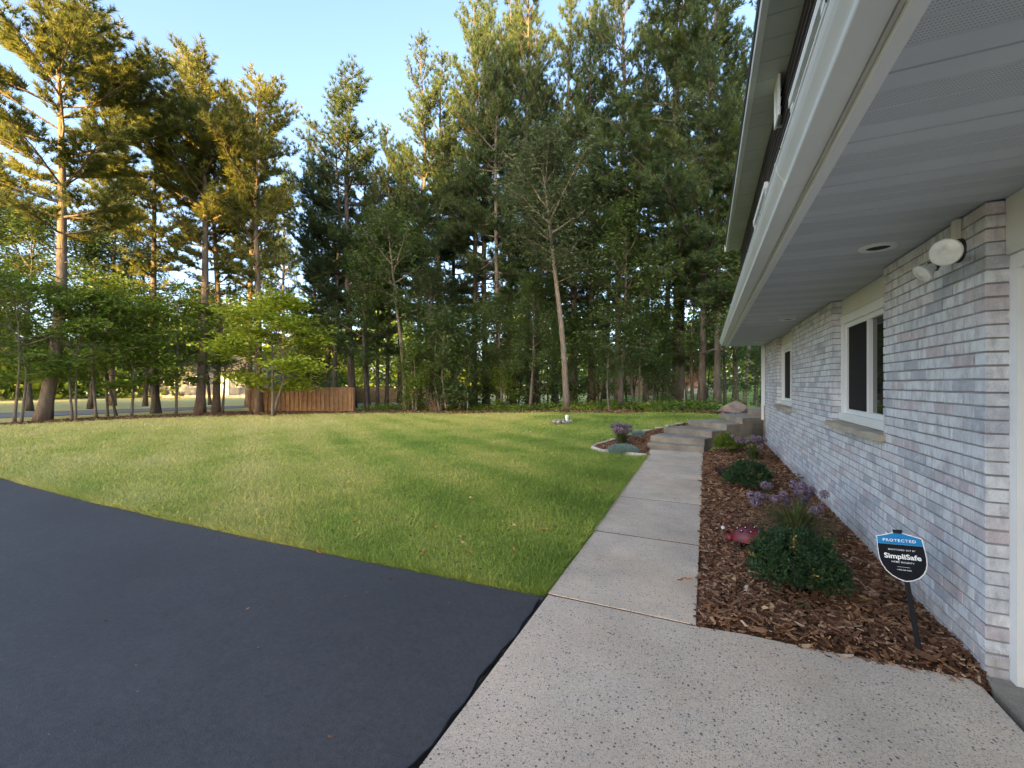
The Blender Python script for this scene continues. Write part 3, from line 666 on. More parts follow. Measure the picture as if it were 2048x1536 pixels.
# twin floodlight on the wall
fl = thing('floodlight', 'twin white floodlight on a black wall plate under the soffit', 'floodlight', (WX, 3.10, 2.2))
c0 = np.array([WX, 3.10, 2.17])
mb = MB(); Mx = frame_from_z((-1, 0, 0)); mb.lathe([(0.0, 0.03), (0.05, 0.03), (0.062, 0.022), (0.065, 0.0)], c0, 24, Mx); mb.tube([c0 + (-0.025, 0, 0), c0 + (-0.07, 0, 0)], 0.02, 10); obj('wall_plate', mb, M['black_metal'], fl, True)
mb = MB(); mb.box((WX - 0.028, 3.085, 2.225), (WX - 0.002, 3.125, ZS - 0.012)); obj('conduit', mb, M['frieze'], fl)
for cc, dr, nm in (((1.075, 2.80, 2.10), (-0.62, -0.70, -0.20), 0), ((1.09, 3.10, 2.06), (-0.80, -0.12, -0.62), 1)):
    cc = np.array(cc); d = np.array(dr) / np.linalg.norm(dr); Mx = frame_from_z(d)
    mb = MB(); mb.lathe([(0.026, -0.095), (0.030, -0.07), (0.042, -0.048), (0.060, -0.016), (0.066, 0.0), (0.060, 0.004)], cc, 26, Mx * (1.0 if nm == 0 else 0.80)); lh = obj('lamp_head', mb, M['gutter'], fl, True)
    mb = MB(); mb.lathe([(0.0, 0.012), (0.015, 0.0115), (0.017, 0.009), (0.045, 0.007), (0.060, 0.0035)], cc, 26, Mx * (1.0 if nm == 0 else 0.80)); obj('lens', mb, M['lamp_lens'], lh, True)
    s = cc - d * 0.085; mb = MB(); mb.tube([c0 + (-0.06, 0.0, -0.01), (c0 + s) / 2 + np.array([-0.02, 0, -0.03]), s - d * 0.015, s + d * 0.02], [0.016, 0.016, 0.022, 0.033], 12); obj('arm', mb, M['black_metal'], fl, True)

# garden tap low on the brick
x_, y_, z_ = WX, 7.17, 0.13
tap = thing('garden_tap', 'small brass garden tap low on the brick wall', 'tap', (x_, y_, z_))
mb = MB(); mb.tube([(x_ + .01, y_, z_), (x_ - 0.07, y_, z_), (x_ - 0.09, y_, z_ - 0.015), (x_ - 0.095, y_, z_ - 0.05)], [0.014, 0.014, 0.013, 0.015], 10); obj('spout', mb, M['brass'], tap, True)
mb = MB(); mb.tube([(x_ - 0.05, y_, z_), (x_ - 0.06, y_, z_ + 0.045)], 0.007, 8); mb.lathe([(0.004, -.004), (0.028, -.004), (0.032, 0), (0.028, .004), (0.004, .004)], (x_ - 0.06, y_, z_ + 0.048), 12); obj('handle', mb, M['brass'], tap, True)

# ---------------------------------------------------------------- winding concrete steps
Lp = [(-1.19, 9.90), (-1.16, 10.22), (-0.94, 10.98), (-0.42, 11.70), (0.30, 12.52)]
Rp = [(-0.04, 9.80), (-0.03, 10.03), (0.12, 10.38), (0.42, 10.74), (0.76, 11.02)]
RE, BE = [(1.215, 11.55), (2.6, 11.70)], [(2.6, 13.4), (1.1, 13.1)]
st = thing('concrete_stairs', 'winding weathered concrete steps curving up round the house corner', 'stairs', (-0.6, 9.9, 0))
for i in range(5):
    poly = [Lp[i]] + Rp[i:] + RE + BE + Lp[i + 1:][::-1]
    z0, z1 = (-0.1 if i == 0 else 0.134 * i), 0.134 * (i + 1)
    mb = MB(); n = len(poly); b = 0.010
    mb.prism(poly, z0 + (0.0015 if i else 0), z1 - b)
    p = np.array(poly); c = p.mean(0)
    inn = p.copy(); dF = np.array(Rp[i]) - np.array(Lp[i]); nF = np.array([-dF[1], dF[0]]); nF /= np.linalg.norm(nF)
    inn[0] += nF * b; inn[1] += nF * b
    for k in range(1, n - 4 - i if False else n): 
        pass
    V = np.vstack([np.c_[p, np.full(n, z1 - b)], np.c_[inn, np.full(n, z1)]]); k = np.arange(n); j = (k + 1) % n
    ccw = np.sum(p[:, 0] * np.roll(p[:, 1], -1) - np.roll(p[:, 0], -1) * p[:, 1]) > 0
    mb.add(V, [np.c_[k, j, j + n, k + n] if ccw else np.c_[j, k, k + n, j + n], (k + n) if ccw else (k + n)[::-1]])
    obj('step', mb, M['concrete_old'], st)
mb = MB(); mb.prism([(0.92, 11.75), (1.3, 11.72), (2.5, 11.75), (2.5, 12.9), (0.98, 12.6)], 0.6715, 0.85); obj('step', mb, M['concrete_old'], st)

# boulder beside the top step
def rock(c, r, seed, sub=4, flat=1.0):
    import bmesh
    bm = bmesh.new(); bmesh.ops.create_icosphere(bm, subdivisions=sub, radius=1); rs = np.random.default_rng(seed)
    pl = rs.normal(size=(11, 3)); pl /= np.linalg.norm(pl, axis=1)[:, None]; dd = rs.uniform(0.50, 0.85, 11)
    for v in bm.verts:
        p = np.array(v.co)
        for a, d in zip(pl, dd):
            s = p @ a - d
            if s > 0: p = p - a * s * 0.92
        p = p * (1 + 0.02 * math.sin(p[0] * 9 + p[1] * 7 + p[2] * 11))
        v.co = Vector(p * np.asarray(r) + np.asarray(c))
    me = bpy.data.meshes.new('rock'); bm.to_mesh(me); bm.free(); me.polygons.foreach_set('use_smooth', np.ones(len(me.polygons), bool)); return me
o = link('boulder', rock((0.70, 13.6, 0.66), (0.46, 0.40, 0.40), 17), M['boulder']); tag(o, 'pinkish granite boulder beside the top of the steps', 'boulder')
# low ring of stones on the lawn with a small white cap
x, y, dpt = T(1125, 845)
rg = thing('stone_ring', 'low ring of grey stones round a cover on the lawn', 'stone ring', (x, y, float(hgt(x, y))))
for k in range(11):
    a = k * 2 * math.pi / 11; zz = float(hgt(x, y))
    link('stone', rock((x + 0.27 * math.cos(a), y + 0.27 * math.sin(a), zz + 0.05), (0.085, 0.075, 0.055 + 0.012 * (k % 3)), 20 + k, 2), M['grey_stone'], rg)
mb = MB(); mb.lathe([(0.0, 0.06), (0.2, 0.05), (0.22, 0.0)], (x, y, float(hgt(x, y)) + 0.02), 20); obj('cover', mb, M['mulch'], rg, True)
mb = MB(); mb.lathe([(0.0, 0.20), (0.045, 0.20), (0.055, 0.19), (0.05, 0.1), (0.04, 0.0)], (x + 0.11, y + 0.1, float(hgt(x, y)) + 0.05), 16); obj('pipe_cap', mb, M['sign_white'], rg, True)

# ---------------------------------------------------------------- grass
lawn_poly = [(-1.03, 2.80)] + [(a, b + 0.02) for a, b in zip(ex, ey)] + [tuple(p) for p in bl] + [(0.25, 13.2), (0.28, 12.5)] + Lp[::-1][1:4] + [(-0.33, 11.95), (-0.5, 11.9)] + ISL[1:8][::-1] + [(-1.08, 8.86), (-1.07, 8.4), (-1.02, 4)]
def grass_blades(n):
    # distance drawn so that blades thin out with distance
    k = n * 3
    u = rng.uniform(size=k); d = (2.6 ** 0.5 + u * (24 ** 0.5 - 2.6 ** 0.5)) ** 2
    th = rng.uniform(R(-56), R(38), k)           # angle right of the view axis
    p = (FW[None] * np.cos(th)[:, None] + RT[None] * np.sin(th)[:, None]) * d[:, None]
    p = p[inpoly(p, lawn_poly)][:n]
    return p
P = grass_blades(330000)
# fringe along drive, walk and beds
k = 26000; s = rng.uniform(-11, -1.02, k); fr1 = np.c_[s, np.interp(-s, -ex, ey) + np.abs(rng.normal(0, 0.05, k)) + 0.004]
k = 16000; s = 2.78 + (rng.uniform(size=k) ** 1.5) * 6.1; fr2 = np.c_[-1.0 - 0.02 * (s - 2.8) / 1.4 - np.abs(rng.normal(0, 0.05, k)), s]
NP = len(P); P = np.vstack([P, fr1, fr2]); n = len(P)
d = np.hypot(P[:, 0], P[:, 1]); fringe = np.arange(n) >= NP
hh = rng.gamma(6, 1 / 6, n) * 0.027 * (d / 3) ** 0.28 * np.where(fringe, 1.35, 1); ww = 0.0030 * (d / 3) ** 0.85 * rng.uniform(0.7, 1.3, n)
az = rng.uniform(0, 2 * math.pi, n); ln = np.abs(rng.normal(0.55, 0.35, n)) * hh
# blades leaning over the edge of the drive
root = np.c_[P, hgt(P[:, 0], P[:, 1]) + 0.0]
lean = np.c_[np.cos(az) * ln, np.sin(az) * ln, hh]
lean[NP:NP + len(fr1), 1] -= 0.018; lean[NP + len(fr1):, 0] += 0.018
az2 = rng.uniform(0, math.pi, n); sw = np.c_[np.cos(az2), np.sin(az2), np.zeros(n)] * ww[:, None]
mid = root + lean * np.array([0.35, 0.35, 0.62]); tip = root + lean
V = np.stack([root - sw, root + sw, mid + sw * 0.7, mid - sw * 0.7, tip], 1).reshape(-1, 3)
o5 = np.arange(n)[:, None] * 5; nearm = d < 7
mb = MB(); t = rng.beta(2.2, 2.2, n)
mb.V.append(V); mb.n = len(V)
mb.F.append((o5 + np.array([0, 1, 2, 3]))[nearm]); mb.tint.append(t[nearm]); mb.F.append((o5 + np.array([3, 2, 4]))[nearm]); mb.tint.append(t[nearm])
mb.F.append((o5 + np.array([0, 1, 4]))[~nearm]); mb.tint.append(t[~nearm])
tag(obj('grass', mb, M['grass']), 'short mown grass of the front lawn', None, None, 'stuff')

# clover-like broad weeds in the lawn near the walk
k = 3800; pts = np.c_[rng.uniform(-5, -1.1, k), rng.uniform(2.85, 9, k)]
den = np.exp(-((pts[:, 0] + 1.1) / -2.2)); pts = pts[rng.uniform(size=k) < den]; k = len(pts)
c = np.c_[pts, hgt(pts[:, 0], pts[:, 1]) + rng.uniform(0.006, 0.026, k)]; az = rng.uniform(0, 6.28, k); L = rng.uniform(0.012, 0.026, k)
u = np.c_[np.cos(az), np.sin(az), rng.normal(0, .35, k)] * L[:, None]; w = np.c_[-np.sin(az), np.cos(az), rng.normal(0, .35, k)] * L[:, None] * .6
mb = MB(); mb.add(np.stack([c - u, c + w, c + u, c - w], 1).reshape(-1, 3), [np.arange(4 * k).reshape(-1, 4)], rng.uniform(0.3, 0.8, k))
tag(obj('clover', mb, M['maple']), 'broad clover leaves among the grass by the walk', None, None, 'stuff')

# bits of needle and grit on the drive
k = 420; pts = np.c_[-1.1 - rng.gamma(1.6, 2.2, k), 2.6 - rng.gamma(1.1, 1.0, k)]; pts = pts[(pts[:, 0] > -10) & (pts[:, 1] > -1)]; k = len(pts)
az = rng.uniform(0, 6.28, k); L = rng.gamma(1.5, 0.004, k).clip(.003, .02); c = np.c_[pts, np.full(k, 0.004)]
u = np.c_[np.cos(az), np.sin(az), np.zeros(k)] * L[:, None]; w = np.c_[-np.sin(az), np.cos(az), np.full(k, .1)] * (L * rng.uniform(.12, .5, k))[:, None]
mb = MB(); mb.add(np.stack([c - u, c + w, c + u, c - w], 1).reshape(-1, 3), [np.arange(4 * k).reshape(-1, 4)], rng.uniform(0.1, 0.8, k))
tag(obj('drive_litter', mb, M['chip']), 'stray needles and grass bits on the black drive', None, None, 'stuff')

# ---------------------------------------------------------------- trees
def unit(v): return v / (np.linalg.norm(v, axis=-1, keepdims=True) + 1e-9)
def trunk_path(ctrl, n=14):
    c = np.asarray(ctrl, float); z = np.linspace(0, c[-1, 2], n)
    return np.c_[np.interp(z, c[:, 2], c[:, 0]), np.interp(z, c[:, 2], c[:, 1]), z]
def smooth_path(p):
    q = p.copy()
    for _ in range(2): q[1:-1] = (q[:-2] + 2 * q[1:-1] + q[2:]) / 4
    return q
def pine(seed, H, r0, zc, prof, rise, curl, step=0.5, nw=(3, 5), ctrl=None, tuft=0.17, nn=13, dens=1.0, dead=0.0, bl=(0.3, 1.1), wid=0.011, tl_up=0.5, bias=None):
    """a pine: tapered trunk, whorls of limbs with side shoots, needle tufts on the shoots"""
    rs = np.random.default_rng(seed)
    ctrl = ctrl if ctrl is not None else [(0, 0, 0), (rs.normal(0, .12), rs.normal(0, .12), H * .35), (rs.normal(0, .2), rs.normal(0, .2), H * .7), (0, 0, H)]
    tp = smooth_path(trunk_path(ctrl, 22)); zz = tp[:, 2] / H
    tr = MB(); rad = r0 * (1 - zz) ** 0.75 * (1 + 0.45 * np.exp(-tp[:, 2] / 0.35)) + 0.012
    tr.tube(tp, rad, 12)
    lim = MB(); TC = []; TD = []; TT = []
    def on(z): return np.array([np.interp(z, tp[:, 2], tp[:, 0]), np.interp(z, tp[:, 2], tp[:, 1]), z])
    z = zc * H * (0.45 if dead else 1.0)
    while z < H * 0.985:
        f = (z - zc * H) / (H - zc * H); live = f > 0
        ff = max(f, 0)
        for _ in range(rs.integers(nw[0], nw[1] + 1)):
            if not live and rs.uniform() > dead: continue
            az = rs.uniform(0, 2 * math.pi)
            L = (np.interp(ff, *prof) if live else rs.uniform(0.5, 1.5)) * rs.uniform(0.65, 1.15)
            if bias is not None and live: L *= 1 + bias[1] * math.cos(az - bias[0])
            el = R(np.interp(ff, [0, 1], rise) + rs.normal(0, 7)); cu = curl * rs.uniform(0.5, 1.4)
            s = np.linspace(0, 1, 6); b0 = on(z)
            hor = L * s * math.cos(el); ver = L * (math.sin(el) * s + cu * s ** 2)
            wob = np.cumsum(rs.normal(0, 0.035 * L, 6)) * s
            d2 = np.array([math.cos(az), math.sin(az)]); n2 = np.array([-d2[1], d2[0]])
            bp = np.c_[b0[0] + d2[0] * hor + n2[0] * wob, b0[1] + d2[1] * hor + n2[1] * wob, b0[2] + ver]
            br = np.interp(ff, [0, 1], [0.045, 0.018]) * (H / 16) * (1 - 0.85 * s) * (L / 2.2) ** 0.5 + 0.004
            lim.tube(bp, br, 5, cap=False)
            if not live:
                continue
            nb = max(3, int(L * 5.2 * dens))
            ss = np.linspace(0.28, 1.0, nb) + rs.normal(0, 0.02, nb)
            for q, sv in enumerate(ss):
                sv = min(max(sv, 0.1), 1.0); c = np.array([np.interp(sv, s, bp[:, i]) for i in range(3)])
                bd = unit(np.array([np.interp(min(sv + .1, 1), s, bp[:, i]) - np.interp(max(sv - .1, 0), s, bp[:, i]) for i in range(3)]))
                sg = 1 if q % 2 else -1
                if q == nb - 1: d = bd
                else:
                    a = sg * R(rs.uniform(35, 70)); ca, sa = math.cos(a), math.sin(a)
                    d = np.array([bd[0] * ca - bd[1] * sa, bd[0] * sa + bd[1] * ca, bd[2] * 0.5 + rs.uniform(0.05, 0.45)]); d = unit(d)
                l = np.clip(0.42 * L * (1.15 - 0.75 * sv), *bl) * rs.uniform(0.7, 1.25)
                e = c + d * l + np.array([0, 0, 0.10 * l])
                lim.tube(np.array([c, (c + e) / 2 + rs.normal(0, .02, 3), e]), [0.010, 0.007, 0.004], 3, cap=False)
                m = max(2, int(l / 0.16 * dens))
                u = np.linspace(0.3, 1.0, m)
                pc = c + (e - c) * u[:, None] + rs.normal(0, 0.055, (m, 3))
                TC.append(pc); TD.append(np.repeat(unit(d + np.array([0, 0, tl_up]))[None], m, 0))
                TT.append(np.full(m, rs.uniform(0, 1)))
        z += step * rs.uniform(0.75, 1.3)
    C = np.vstack(TC); D = np.vstack(TD); TI = np.concatenate(TT); k = len(C)
    C = np.repeat(C, nn, 0); D = np.repeat(D, nn, 0); TI = np.repeat(np.clip(TI * 0.6 + rs.uniform(0, 0.4, k), 0, 1), nn); n = len(C)
    nd = unit(D + 0.95 * unit(rs.normal(size=(n, 3)))); C = C - D * rs.uniform(0, 0.10, n)[:, None]
    ln = tuft * rs.uniform(0.7, 1.2, n); sd = unit(np.cross(nd, rs.normal(size=(n, 3)))) * wid
    V = np.stack([C - sd, C + sd, C + nd * ln[:, None]], 1).reshape(-1, 3)
    nee = MB(); nee.add(V, [np.arange(3 * n).reshape(-1, 3)], np.clip(TI + rs.normal(0, .06, n), 0, 1))
    return tr.mesh('trunk', True), lim.mesh('limbs', True), nee.mesh('crown')

def leafy(seed, H, r0, zb, spread, nl=14, ntw=9, nlv=16, leaf=0.075, layer=0.35, ctrl=None, stems=1, up=0.55, aspect=0.55, clump=0.30, droop=0.0):
    rs = np.random.default_rng(seed); tr = MB(); lim = MB(); LC = []; LT = []
    for sN in range(stems):
        off = np.array([0, 0, 0]) if stems == 1 else np.r_[rs.normal(0, 0.12, 2), 0]
        ct = ctrl if ctrl is not None else [(0, 0, 0), tuple(np.r_[rs.normal(0, .04 * H, 2), H * .4]), tuple(np.r_[rs.normal(0, .07 * H, 2), H * .95])]
        tp = smooth_path(trunk_path(ct, 16)) + off; hz = tp[:, 2] / tp[-1, 2]
        tr.tube(tp, r0 / stems ** .5 * (1 - 0.85 * hz) * (1 + 0.35 * np.exp(-tp[:, 2] / 0.2)) + 0.006, 9)
        for i in range(max(3, nl // stems)):
            f = (i + rs.uniform(0, 1)) / max(3, nl // stems); z = zb * H + f * (0.97 - zb) * H
            b0 = np.array([np.interp(z, tp[:, 2], tp[:, 0]), np.interp(z, tp[:, 2], tp[:, 1]), z])
            az = i * 2.4 + rs.normal(0, .5); L = spread * math.sin(math.pi * (0.16 + 0.80 * f)) ** 0.7 * rs.uniform(0.7, 1.15)
            el = R(np.interp(f, [0, 1], [8, 65])) * up / 0.55
            s = np.linspace(0, 1, 6); d3 = np.array([math.cos(az) * math.cos(el), math.sin(az) * math.cos(el), math.sin(el)])
            bp = b0 + d3 * (L * s)[:, None] + np.cumsum(rs.normal(0, .03 * L, (6, 3)), 0) * s[:, None]; bp[:, 2] += (0.08 - droop) * L * s ** 2
            lim.tube(bp, (r0 * 0.33 * (L / spread)) * (1 - .85 * s) + 0.004, 5, cap=False)
            for t in range(ntw):
                sv = rs.uniform(0.25, 1) ** 0.8; c = np.array([np.interp(sv, s, bp[:, q]) for q in range(3)])
                a2 = az + rs.normal(0, 1.0); l = spread * 0.38 * rs.uniform(0.4, 1.1) * (1.2 - .6 * sv)
                e = c + np.array([math.cos(a2) * l, math.sin(a2) * l, l * rs.normal(0.18, .25)])
                lim.tube(np.array([c, (c + e) / 2 + rs.normal(0, .03, 3), e]), [0.011, 0.008, 0.004], 3, cap=False)
                m = nlv; u = rs.uniform(0.25, 1.1, m)
                pc = c + (e - c) * u[:, None] + rs.normal(0, 1, (m, 3)) * clump * np.array([1, 1, layer])
                LC.append(pc); LT.append(np.full(m, rs.uniform(0, 1)))
    C = np.vstack(LC); n = len(C); tt = np.clip(np.concatenate(LT) * 0.55 + rs.uniform(0, 0.45, n), 0, 1)
    nrm = unit(np.c_[rs.normal(0, .55, (n, 2)), np.ones(n)]); a = unit(np.cross(nrm, rs.normal(size=(n, 3)))); b = np.cross(nrm, a)
    s = leaf * rs.uniform(0.65, 1.25, n); a = a * s[:, None]; b = b * (s * aspect)[:, None]; fold = nrm * (s * 0.22)[:, None]
    V = np.stack([C - a, C - b + fold, C + a * 0.95, C + b + fold], 1).reshape(-1, 3)
    o = np.arange(n)[:, None] * 4; lv = MB(); lv.V.append(V); lv.n = len(V)
    lv.F += [o + np.array([0, 1, 2]), o + np.array([0, 2, 3])]; lv.tint += [tt, tt]
    return tr.mesh('trunk', True), lim.mesh('limbs', True), lv.mesh('crown')

VAR = {}
scots = ([0, .25, .5, .8, 1], [1.1, 1.9, 2.6, 1.9, 0.6])
VAR['S1'] = (pine(11, 16.5, 0.215, 0.43, ([0, .2, .5, .8, 1], [2.0, 3.0, 4.1, 3.0, 1.0]), (6, 36), 0.14, 0.55, (3, 4), ctrl=[(0, 0, 0), (0.42, 0.1, 2.6), (0.72, 0.1, 5.0), (0.82, 0.05, 9.5), (0.8, 0, 13), (0.5, 0, 16.5)], tuft=0.23, nn=19, dead=0.5, wid=0.016, dens=1.45), 16.5)
VAR['S2'] = (pine(12, 16, 0.165, 0.40, scots, (8, 52), 0.12, 0.5, (3, 4), tuft=0.25, nn=17, dead=0.55, dens=1.2, wid=0.017), 16)
VAR['S3'] = (pine(13, 16, 0.175, 0.40, ([0, .2, .5, .8, 1], [1.2, 1.9, 2.8, 2.2, 0.7]), (6, 55), 0.14, 0.5, (3, 5), tuft=0.26, nn=17, dead=0.6, dens=1.2, wid=0.017), 16)
wp = ([0, .15, .45, .8, 1], [2.4, 2.9, 2.4, 1.4, 0.4])
VAR['W1'] = (pine(21, 20, 0.185, 0.24, wp, (-6, 52), 0.16, 0.62, (3, 5), tuft=0.23, nn=20, dead=0.5, dens=1.2, wid=0.0135), 20)
VAR['W2'] = (pine(22, 20, 0.165, 0.34, ([0, .15, .45, .8, 1], [2.0, 2.5, 2.2, 1.5, 0.5]), (-8, 58), 0.18, 0.6, (3, 5), tuft=0.23, nn=20, dead=0.6, dens=1.25, wid=0.0135), 20)
VAR['W3'] = (pine(23, 20, 0.20, 0.20, ([0, .15, .45, .8, 1], [2.6, 3.2, 2.8, 1.7, 0.5]), (-10, 48), 0.14, 0.7, (3, 5), tuft=0.23, nn=20, dead=0.5, dens=1.15, wid=0.0135), 20)
VAR['WB'] = (pine(24, 22, 0.29, 0.20, ([0, .15, .45, .8, 1], [3.4, 3.9, 3.6, 2.4, 0.8]), (-2, 38), 0.12, 0.95, (3, 4), tuft=0.25, nn=21, dead=0.4, dens=1.25, wid=0.013, bl=(0.4, 1.3)), 22)
VAR['D1'] = (leafy(31, 5.2, 0.052, 0.24, 2.1, 16, 11, 19, 0.098, 0.22, stems=1, up=0.38, aspect=0.5), 5.2)
VAR['D2'] = (leafy(32, 5.6, 0.062, 0.26, 2.3, 17, 11, 19, 0.098, 0.22, stems=2, up=0.40, aspect=0.5), 5.6)
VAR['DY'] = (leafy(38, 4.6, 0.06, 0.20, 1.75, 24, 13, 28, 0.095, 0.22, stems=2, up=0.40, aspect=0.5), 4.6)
VAR['D3'] = (leafy(33, 9.5, 0.12, 0.28, 2.2, 26, 13, 24, 0.098, 0.7, stems=1, up=0.62, aspect=0.42), 9.5)
VAR['D4'] = (leafy(34, 9.5, 0.13, 0.50, 2.4, 20, 15, 24, 0.095, 0.8, ctrl=[(0.45, 0, 0), (0.30, 0, 2.6), (0.05, 0, 4.6), (-0.55, 0.1, 9.5)], up=0.6, aspect=0.40), 9.5)
VAR['D5'] = (leafy(35, 4.2, 0.07, 0.10, 1.35, 20, 11, 22, 0.085, 0.8, stems=3, up=0.62, aspect=0.5), 4.2)
VAR['D6'] = (leafy(36, 6.2, 0.07, 0.35, 1.3, 13, 10, 20, 0.09, 0.7, stems=1, up=0.55, aspect=0.45), 6.2)
VAR['DO'] = (leafy(37, 12.0, 0.30, 0.10, 4.2, 36, 16, 20, 0.16, 0.9, stems=1, up=0.5, aspect=0.6, clump=0.55), 12.0)

LBL = {('P', 755): 'dark pine with the trunk just behind the board fence corner', ('P', 773): 'dark pine paired with its twin behind the fence corner', ('P', 948): 'dark double trunked pine behind the white marker stake', ('P', 972): 'straight pine with a pale slim trunk beside the white marker stake',
  ('P', 1058): 'dark pine standing beside the bare leaning pale tree', ('P', 1147): 'dark pine in line behind the stone ring', ('P', 1237): 'thick trunked dark pine just behind the thin pale sapling', ('P', 1403): 'dark pine beside the orange shrub', ('P', 1434): 'dark pine between the orange shrub and the boulder', ('P', 1471): 'dark pine right behind the boulder', ('P', 1530): 'dark pine rising behind the house corner',
  ('P', 312): 'pine with a dark trunk among the small maples', ('P', 432): 'slim reddish pine next to the round crowned golden pine',
  ('M', 152): 'small layered maple right behind the leaning pine trunk', ('M', 32): 'small twin stemmed maple on the street side of the leaning pine', ('M', 445): 'small layered maple next to the bright yellow green one',
  ('U', 1240): 'tall leafy broadleaf tree above the thin pale sapling', ('U', 1508): 'slim broadleaf tree between the boulder and the house corner', ('U', 735): 'leafy tree rising over the end of the board fence'}
def tree(name, var, px, base, ytop, label, group, leafm, barkm, rz=0.0, tilt=0.0, wide=1.0, cat='tree'):
    """base: pixel row of the foot (>400) or a depth in metres"""
    key = ({'pine_tree': 'P', 'maple_tree': 'M', 'broadleaf_tree': 'U'}.get(name), px)
    if group and key in LBL: label = LBL[key]
    if base > 400: x, y, dep = T(px, base)
    else:
        x, y = at(px, base); dep = base
    z = float(hgt(x, y)); (a, b, c), H = VAR[var]
    top = CAMH + (768 - ytop) / FPX * dep; s = (top - z) / H
    o = bpy.data.objects.new(name, None); COL.objects.link(o); o.location = (x, y, z - 0.03); tag(o, label, cat, group)
    o.rotation_euler = (0, tilt, rz); o.scale = (s * wide, s * wide, s)
    for nm, me, mt in (('trunk', a, M[barkm]), ('limbs', b, M[barkm]), ('crown', c, M[leafm])):
        if len(me.materials) == 0: me.materials.append(mt)
        p = bpy.data.objects.new(nm, me); COL.objects.link(p); p.parent = o
        p.material_slots[0].link = 'OBJECT'; p.material_slots[0].material = mt
    return o
gp = 'tall pines of the wood behind the lawn'
# the row of bare-trunked pines on the street side
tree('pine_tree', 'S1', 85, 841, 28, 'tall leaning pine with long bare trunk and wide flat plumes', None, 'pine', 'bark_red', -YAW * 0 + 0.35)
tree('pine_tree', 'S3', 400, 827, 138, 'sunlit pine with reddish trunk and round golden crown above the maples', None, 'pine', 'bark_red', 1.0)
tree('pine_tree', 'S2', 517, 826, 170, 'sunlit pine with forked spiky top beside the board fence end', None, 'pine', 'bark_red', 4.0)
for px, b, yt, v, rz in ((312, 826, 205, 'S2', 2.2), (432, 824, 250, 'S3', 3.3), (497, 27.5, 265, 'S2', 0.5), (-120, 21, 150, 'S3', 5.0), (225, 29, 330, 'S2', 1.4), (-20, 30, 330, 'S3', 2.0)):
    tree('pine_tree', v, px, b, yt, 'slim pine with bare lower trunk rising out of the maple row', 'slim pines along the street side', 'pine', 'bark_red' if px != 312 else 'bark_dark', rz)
# the dense wood
tree('pine_tree', 'W2', 705, 26.5, 140, 'pine with golden lit upward plumes behind the board fence', None, 'white_pine', 'bark_dark', 0.4, wide=1.25)
tree('pine_tree', 'WB', 1356, 808, -190, 'massive dark pine with the thickest trunk and feathery green plumes near the eaves', None, 'white_pine', 'bark_dark', 0.9, wide=0.95)
for px, b, yt, v, rz, w in ((626, 27.5, 250, 'W1', 0.0, 0.85), (755, 815, 330, 'W3', 2.0, 0.9), (773, 814, 255, 'W2', 3.0, 1.0), (838, 27, 78, 'W1', 4.2, 1.0),
        (948, 812, 0, 'W2', 1.7, 1.05), (972, 811, -15, 'W1', 2.9, 1.0), (1022, 28, -25, 'W3', 3.7, 1.0), (1058, 814, -70, 'W2', 4.9, 1.0), (1072, 26, 30, 'W1', 5.8, 1.0),
        (1147, 811, -60, 'W1', 0.3, 1.0), (1182, 24, 10, 'W2', 1.2, 1.1), (1237, 810, -110, 'W3', 2.3, 0.9), (1291, 23, 70, 'W2', 3.4, 1.0), (1403, 807, -130, 'W1', 4.5, 1.0), (1434, 807, -60, 'W3', 5.5, 0.9), (1471, 806, 60, 'W2', 0.7, 1.0), (1530, 20, -40, 'W1', 2.6, 1.0), (570, 34, 330, 'W1', 3.0, 1.0), (800, 33, 290, 'W2', 1.5, 1.3), (905, 31, 250, 'W3', 0.8, 1.2), (655, 31, 320, 'W3', 1.0, 1.1), (1110, 30, 190, 'W3', 4.0, 1.2), (1212, 31, 230, 'W1', 5.0, 1.2), (735, 29, 300, 'W1', 2.2, 1.2), (668, 26.5, 250, 'W1', 5.2, 1.1), (882, 28, 120, 'W1', 2.7, 1.1), (1000, 25, 70, 'W2', 0.2, 1.1), (1330, 26, 60, 'W2', 1.9, 1.2)):
    tree('pine_tree', v, px, b, yt, 'tall dark pine in the dense wood beyond the lawn', gp, 'white_pine', 'bark_dark', rz, wide=w * 0.80)
# layered small maples along the street
for px, b, yt, v, rz in ((32, 846, 560, 'D2', 0.2), (-70, 846, 540, 'D1', 1.1), (152, 841, 590, 'D2', 2.9), (193, 838, 600, 'D1', 0.8), (222, 831, 560, 'D2', 4.4), (263, 835, 610, 'D1', 5.2), (352, 830, 600, 'D1', 3.6), (445, 825, 610, 'D1', 4.0)):
    tree('maple_tree', v, px, b, yt, 'small layered maple with thin trunk in the row along the street', 'small maples along the street', 'maple', 'bark_grey', rz, tilt=random.uniform(-.05, .05))
tree('maple_tree', 'DY', 535, 834, 600, 'bright yellow green maple with sunlight painted into its leaf colour beside the board fence', None, 'painted_sun_leaf', 'bark_grey', 1.3, wide=1.15)
for px, b, yt, v, rz in ((60, 23, 440, 'D3', 0.1), (-60, 26, 400, 'D3', 1.3), (180, 25, 470, 'D3', 2.2), (290, 28, 500, 'D3', 3.1), (420, 30, 580, 'D3', 5.0)):
    tree('broadleaf_tree', v, px, b, yt, 'dark broadleaf tree filling the gaps behind the small maples', 'broadleaf trees behind the maples', 'dark_leaf', 'bark_dark', rz)
